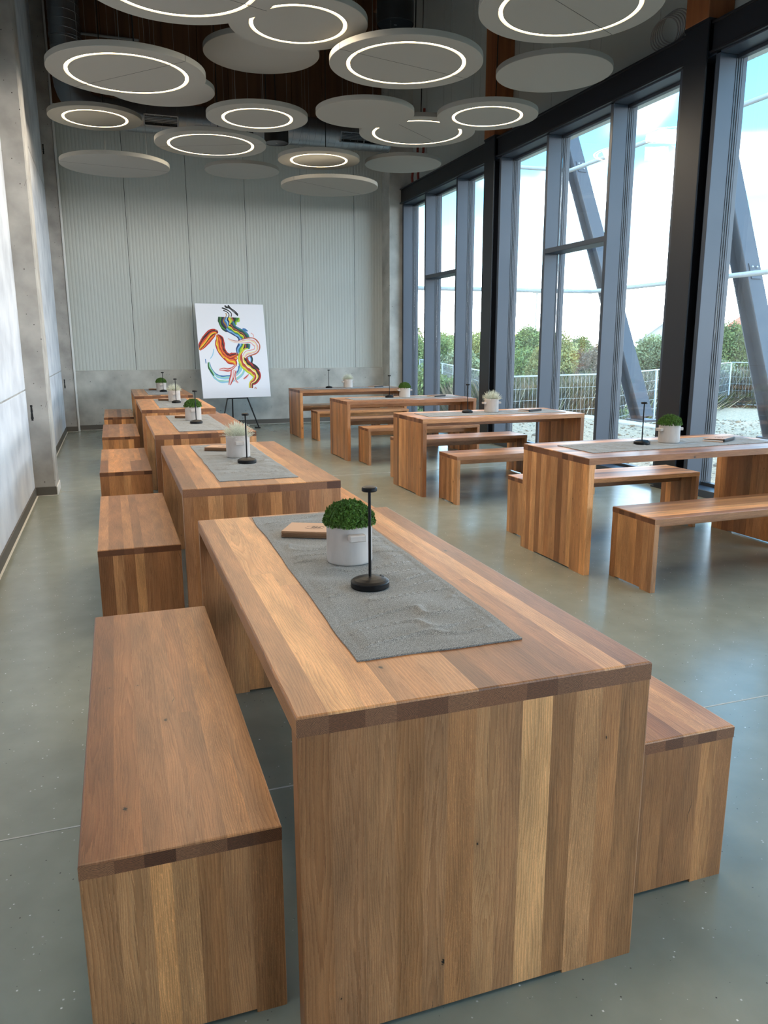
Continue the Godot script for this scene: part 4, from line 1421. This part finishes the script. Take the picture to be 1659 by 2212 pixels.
func build_outdoors() -> void:
	var r := RandomNumberGenerator.new()
	r.seed = 77
	# terrain
	var st := st_new()
	var xs := [-40.0, -20.0, -8.0, -1.2]
	var x := 5.5
	while x < 30.0:
		xs.append(x)
		x += 0.7
	while x < 330.0:
		xs.append(x)
		x *= 1.25
	var zs := []
	var z := 60.0
	while z > -45.0:
		zs.append(z)
		z -= 0.9 if z < 2.0 else 6.0
	while z > -420.0:
		zs.append(z)
		z *= 1.25
	for i in range(xs.size() - 1):
		for j in range(zs.size() - 1):
			if xs[i] < 5.0 and zs[j + 1] < FRONT_Z + 0.3:
				continue
			var q := []
			for e in [[i, j], [i + 1, j], [i + 1, j + 1], [i, j + 1]]:
				q.append(Vector3(xs[e[0]], ground_y(xs[e[0]], zs[e[1]]), zs[e[1]]))
			face(st, q, Vector3(xs[i], -50, zs[j]))
	structure("ground", st.commit(), M.gravel, Vector3.ZERO, "pale gravel ground sloping away outside the windows")
	# pebbles
	var peb := st_new()
	add_lathe(peb, [[0.0, -0.4], [0.7, -0.25], [1.0, 0.05], [0.6, 0.42], [0.0, 0.55]], 6)
	var pm := peb.commit()
	var spots := []
	var cols := []
	for i in 14000:
		var px := 5.8 + 13.0 * pow(r.randf(), 0.8)
		var pz := r.randf_range(-19.0, 1.0)
		var sz := r.randf_range(0.012, 0.032) * (2.0 if r.randf() < 0.08 else 1.0)
		spots.append(Transform3D(Basis.from_euler(Vector3(r.randf(), r.randf() * TAU, r.randf())).scaled(Vector3(sz, sz * 0.7, sz)), Vector3(px, ground_y(px, pz) + sz * 0.2, pz)))
		var g := r.randf_range(0.22, 0.6)
		cols.append(Color(g, g * 0.78, g * 0.56))
	var gr := scattered(self, "gravel", pm, M.stone, spots, cols)
	meta(gr, "loose pale pebbles on the ground outside the glazing", "gravel", "", "stuff")
	# kerb strip
	var kb := struct_root("kerb", "pale concrete kerb strip in the gravel")
	for k in 12:
		part(kb, "kerb_stone", box_mesh(Vector3(9.75, -0.3, -15.0 + k * 1.4), Vector3(10.12, -0.11, -15.0 + k * 1.4 + 1.385), 0.01), M.kerb)
	# steel braces and the tubes they carry
	brace("steel_brace", "slanting grey steel brace bolted to tubes outside the middle windows", Vector3(10.6, -0.12, -13.72), Vector3(10.6, 8.0, -18.1))
	brace("steel_brace", "slanting grey steel brace outside the window past the second column", Vector3(10.6, -0.12, -10.12), Vector3(10.6, 8.0, -13.2))
	for hy in [[2.60, "lower"], [5.36, "upper"]]:
		var t := thing("bracing_tube", "thin steel tube at the %s level of the outdoor braces" % hy[1], "tube", Vector3.ZERO, 0.0, "outdoor bracing tubes")
		part(t, "long_run", tube([Vector3(10.36, hy[0], -15.5 if hy[1] == "lower" else -16.6), Vector3(10.36, hy[0], 2.0)], 0.045, 10), M.galv)
		part(t, "return_run", tube([Vector3(10.36, hy[0], -15.5 if hy[1] == "lower" else -16.6), Vector3(5.9 if hy[1] == "lower" else 8.1, hy[0], -15.6 if hy[1] == "lower" else -16.7)], 0.045, 10), M.galv)
	fence(r)
	plants_outdoors(r)
	houses(r)
	# street lamp
	var lp := thing("street_lamp", "tall thin grey street lamp rising behind the bushes", "street lamp", Vector3(30.0, -1.4, -51.8))
	part(lp, "pole", tube([Vector3.ZERO, Vector3(0, 6.6, 0)], 0.11, 8, 0.06), M.galv)
	part(lp, "head", box_mesh(Vector3(-0.12, 6.5, -0.45), Vector3(0.12, 6.62, 0.45), 0.02), M.galv)
	var yc := thing("yellow_container", "yellow container half hidden behind the bushes", "container", Vector3(45.0, -1.4, -82.5), 0.5)
	part(yc, "box_body", box_mesh(Vector3(-4.0, 0, -1.2), Vector3(4.0, 4.0, 1.2), 0.05), M.yellow)
	for k in 14:
		part(yc, "rib", box_mesh(Vector3(-3.9 + k * 0.58, 0.2, 1.2), Vector3(-3.65 + k * 0.58, 3.8, 1.27)), M.yellow)

func brace(called: String, label: String, a: Vector3, b: Vector3) -> void:
	var t := thing(called, label, "steel brace", a, 0.0, "steel braces outside")
	var d := (b - a)
	var l := d.length()
	d = d.normalized()
	var n := Node3D.new()
	n.name = "beam"
	t.add_child(n)
	var side := Vector3(1, 0, 0)
	n.basis = Basis(side, d, side.cross(d).normalized())
	part(n, "flange", box_mesh(Vector3(-0.16, 0, -0.17), Vector3(0.16, l, -0.15), 0.003), M.brace)
	part(n, "flange", box_mesh(Vector3(-0.16, 0, 0.15), Vector3(0.16, l, 0.17), 0.003), M.brace)
	part(n, "web", box_mesh(Vector3(-0.008, 0, -0.15), Vector3(0.008, l, 0.15)), M.brace)
	part(t, "base_plate", box_mesh(Vector3(-0.22, -0.03, -0.26), Vector3(0.22, 0.01, 0.26)), M.brace)
	for hy in [2.72, 5.48]:
		var k: float = hy / d.y
		part(n, "gusset", box_mesh(Vector3(-0.10, k - 0.14, 0.17), Vector3(0.10, k + 0.14, 0.185)), M.brace)
		for e in [[-0.05, -0.07], [0.05, -0.07], [-0.05, 0.07], [0.05, 0.07]]:
			part(n, "bolt", tube([Vector3(e[0], k + e[1], 0.18), Vector3(e[0], k + e[1], 0.21)], 0.016, 6), M.galv)

func fence(r: RandomNumberGenerator) -> void:
	var line := [Vector2(17.0, -42.4), Vector2(9.7, -17.85), Vector2(13.4, -18.55), Vector2(26.3, -28.1), Vector2(27.6, -25.0)]
	var along := ["running off towards the far bushes", "facing the middle windows", "slanting off behind the second column", "at the far end past the brace"]
	for i in range(line.size() - 1):
		var a: Vector2 = line[i]
		var b: Vector2 = line[i + 1]
		var n := maxi(1, int(round((b - a).length() / 3.6)))
		for k in n:
			var p := a.lerp(b, float(k) / n)
			var q := a.lerp(b, (k + 0.985) / n)
			var l := (q - p).length()
			var t := thing("fence_panel", "galvanised wire site fence panel " + along[i], "fence", Vector3(p.x, -1.34, p.y), -atan2(q.y - p.y, q.x - p.x), "site fence " + along[i])
			part(t, "post", tube([Vector3(0, 0, 0), Vector3(0, 2.0, 0)], 0.024, 8), M.galv)
			part(t, "post", tube([Vector3(l, 0, 0), Vector3(l, 2.0, 0)], 0.024, 8), M.galv)
			for y in [0.15, 1.98]:
				part(t, "rail", tube([Vector3(0, y, 0), Vector3(l, y, 0)], 0.022, 8), M.galv)
			var w := st_new()
			var m := int(l / 0.14)
			for j in range(1, m):
				add_box(w, Vector3(l * j / m - 0.002, 0.15, -0.002), Vector3(l * j / m + 0.002, 1.98, 0.002))
			for y in [0.45, 0.75, 1.05, 1.35, 1.65]:
				add_box(w, Vector3(0, y - 0.003, -0.003), Vector3(l, y + 0.003, 0.003))
			var o := part(t, "wire_mesh", w.commit(), M.galv)
			o.set_meta("kind", "stuff")

func leaf_mesh() -> ArrayMesh:
	var st := st_new()
	var r := RandomNumberGenerator.new()
	r.seed = 12
	for k in 9:
		var at := Vector3(r.randf_range(-0.5, 0.5), r.randf_range(-0.5, 0.5), r.randf_range(-0.5, 0.5))
		var b := Basis.from_euler(Vector3(r.randf() * TAU, r.randf() * TAU, r.randf() * TAU))
		face(st, [at + b * Vector3(0, -0.24, 0), at + b * Vector3(0.12, 0, 0.03), at + b * Vector3(0, 0.24, 0), at + b * Vector3(-0.12, 0, 0.03)], at + b * Vector3(0, 0, -1))
	return st.commit()

func bush(at: Vector3, wide: float, tall: float, col: Color, n: int, label: String, group: String, r: RandomNumberGenerator, lm: ArrayMesh) -> void:
	var t := thing("bush", label, "bush", at, 0.0, group)
	var stems := st_new()
	for k in 6:
		var a := TAU * k / 6.0
		add_tube(stems, [Vector3.ZERO, Vector3(cos(a) * wide * 0.15, tall * 0.4, sin(a) * wide * 0.15), Vector3(cos(a) * wide * 0.2, tall * 0.55, sin(a) * wide * 0.2)], 0.04, 5, 0.012)
	part(t, "stems", stems.commit(), M.bark)
	var blobs := []
	for k in 11:
		var a := r.randf() * TAU
		var d := sqrt(r.randf()) * 0.36 * wide
		var h := r.randf_range(0.12, 0.80)
		blobs.append([Vector3(cos(a) * d, h * tall * (1.0 - 0.35 * d / (0.36 * wide)), sin(a) * d), r.randf_range(0.16, 0.27) * minf(wide, tall * 1.1), r.randf_range(0.8, 1.2)])
	var spots := []
	var cols := []
	for i in n * 3:
		var b: Array = blobs[i % blobs.size()]
		var dir := Vector3(r.randfn(), r.randfn(), r.randfn()).normalized()
		var rad: float = b[1] * (0.55 + 0.5 * r.randf())
		var p: Vector3 = b[0] + dir * rad
		if p.y < 0.05:
			p.y = r.randf_range(0.05, 0.5)
		var s := r.randf_range(0.2, 0.44) * (0.6 + 0.05 * wide)
		spots.append(Transform3D(Basis.from_euler(Vector3(r.randf() * TAU, r.randf() * TAU, r.randf() * TAU)).scaled(Vector3.ONE * s), p))
		var g: float = r.randf_range(0.7, 1.35) * b[2]
		cols.append(Color(col.r * g, col.g * g, col.b * g))
	var o := scattered(t, "foliage", lm, M.leaf, spots, cols)
	o.set_meta("kind", "stuff")

func plants_outdoors(r: RandomNumberGenerator) -> void:
	var lm := leaf_mesh()
	var green := Color(0.22, 0.25, 0.07)
	var grey := Color(0.27, 0.28, 0.13)
	var olive := Color(0.33, 0.29, 0.09)
	var rust := Color(0.27, 0.17, 0.09)
	var yellow := Color(0.42, 0.37, 0.10)
	# [x, z, width, height, colour, leaves, look]
	var list := [
		[13.0, -36.0, 6.0, 4.3, green, 2600, "mid-green round bush"], [17.5, -46.0, 8.0, 5.0, green, 2600, "mid-green round bush"],
		[21.0, -53.0, 8.0, 5.2, olive, 2200, "olive spreading bush"], [14.8, -32.0, 5.0, 2.8, grey, 2200, "grey-green willow bush"],
		[16.5, -30.5, 4.0, 1.9, green, 1800, "low green bush"], [24.5, -42.0, 7.0, 4.4, green, 2400, "mid-green round bush"],
		[26.5, -38.0, 4.0, 3.6, rust, 1600, "rust-brown thin bush"], [22.5, -37.0, 4.5, 3.4, olive, 1800, "olive spreading bush"],
		[30.0, -36.5, 7.5, 4.6, grey, 3000, "grey-green willow bush"], [33.5, -37.5, 6.0, 5.2, green, 2600, "mid-green round bush"],
		[27.5, -32.5, 5.0, 3.0, grey, 2200, "grey-green willow bush"], [37.0, -35.5, 6.5, 2.5, olive, 2400, "olive spreading bush"],
		[41.0, -36.0, 7.0, 2.6, grey, 2600, "grey-green willow bush"], [38.0, -31.5, 5.0, 2.2, grey, 2200, "grey-green willow bush"],
		[45.0, -33.0, 8.0, 2.7, olive, 2400, "olive spreading bush"], [29.0, -60.0, 9.0, 4.8, yellow, 2200, "yellowing autumn bush"],
		[37.0, -62.0, 10.0, 4.6, green, 2400, "mid-green round bush"], [11.6, -20.6, 2.6, 0.9, green, 1500, "low green bush"],
		[10.9, -26.0, 4.0, 2.2, green, 1600, "low green bush"], [15.4, -21.4, 2.6, 0.9, green, 1300, "low green bush"]]
	for b in list:
		bush(Vector3(b[0], -1.4, b[1]), b[2], b[3], b[4], b[5], b[6] + " growing beyond the site fence", "%s group" % b[6], r, lm)
	# tall dry grass and weeds
	var bl := st_new()
	face(bl, [Vector3(-0.012, 0, 0), Vector3(0.012, 0, 0), Vector3(0.12, 0.6, 0.05), Vector3(0.30, 0.95, 0.10)], Vector3(0, 0.5, -1))
	face(bl, [Vector3(0, 0, -0.012), Vector3(0, 0, 0.012), Vector3(-0.12, 0.55, 0.10), Vector3(-0.20, 0.85, 0.26)], Vector3(-1, 0.5, 0))
	var bm := bl.commit()
	var spots := []
	var cols := []
	var line := [Vector2(9.9, -19.0), Vector2(13.6, -19.6), Vector2(26.0, -29.0), Vector2(30.0, -25.0), Vector2(42.0, -22.0)]
	for i in 24000:
		var k := i % (line.size() - 1)
		var p: Vector2 = line[k].lerp(line[k + 1], r.randf())
		var off := 11.0 * pow(r.randf(), 1.3)
		var q := p + Vector2(0.35, -0.94) * off + Vector2(r.randf_range(-1.5, 1.5), 0)
		var hgt := r.randf_range(0.5, 1.15) * (0.75 if off < 1.5 else 1.6)
		spots.append(Transform3D(Basis(Vector3.UP, r.randf() * TAU).scaled(Vector3(2.4, hgt, 2.4)), Vector3(q.x, -1.4, q.y)))
		var g := r.randf_range(0.7, 1.2)
		var dry := r.randf() < (0.55 if off < 1.5 else 0.85)
		cols.append(Color(0.82 * g, 0.68 * g, 0.44 * g) if dry else Color(0.34 * g, 0.38 * g, 0.12 * g))
	var o := scattered(self, "dry_grass", bm, M.leaf, spots, cols)
	meta(o, "tall straw-coloured grass and weeds along the site fence", "grass", "", "stuff")

func houses(r: RandomNumberGenerator) -> void:
	house("pale house with an orange tiled gable roof beyond the bushes", Vector3(99.0, -2.5, -100.0), 0.95, 26.0, 12.0, 5.0, 4.6)
	house("pale house with an orange roof standing beside the gabled one", Vector3(108.0, -2.5, -84.0), 0.9, 20.0, 11.0, 5.0, 4.6)
	house("small grey gabled house between the tall bushes", Vector3(72.0, -2.5, -88.0), 0.7, 7.0, 7.0, 4.4, 2.6, M.house)

func house(label: String, at: Vector3, turn: float, l: float, w: float, h: float, rise: float, roof: Material = M.roof) -> void:
	var t := thing("house", label, "house", at, turn, "houses beyond the bushes")
	part(t, "walls", box_mesh(Vector3(-l / 2, 0, -w / 2), Vector3(l / 2, h, w / 2)), M.house)
	part(t, "gable", prism([Vector2(-w / 2, 0), Vector2(w / 2, 0), Vector2(0, rise)], Vector3(-l / 2, h, 0), Vector3(0, 0, 1), Vector3(0, 1, 0), Vector3(l, 0, 0)), M.house)
	var hyp := sqrt(rise * rise + w * w / 4.0)
	for s in [-1.0, 1.0]:
		var sl := Vector3(0, -rise / hyp, s * w / 2.0 / hyp)
		part(t, "roof_slope", prism([Vector2(0, 0), Vector2(hyp + 0.6, 0), Vector2(hyp + 0.6, 0.25), Vector2(0, 0.25)], Vector3(-l / 2 - 0.5, h + rise, 0), sl, Vector3(0, 0.9, s * 0.4), Vector3(l + 1.0, 0, 0)), roof)
	for k in int(l / 3.2):
		for s in [-1.0, 1.0]:
			var wx := -l / 2 + 1.6 + k * 3.2
			var wn := part(t, "window", box_mesh(Vector3(wx - 0.6, 2.6, s * w / 2 - 0.06), Vector3(wx + 0.6, 4.2, s * w / 2 + 0.06)), M.house_glass)
	for s in [-1.0, 1.0]:
		for e in [-2.2, 2.2]:
			part(t, "window", box_mesh(Vector3(s * l / 2 - 0.06, 2.4, e - 0.6), Vector3(s * l / 2 + 0.06, 4.0, e + 0.6)), M.house_glass)
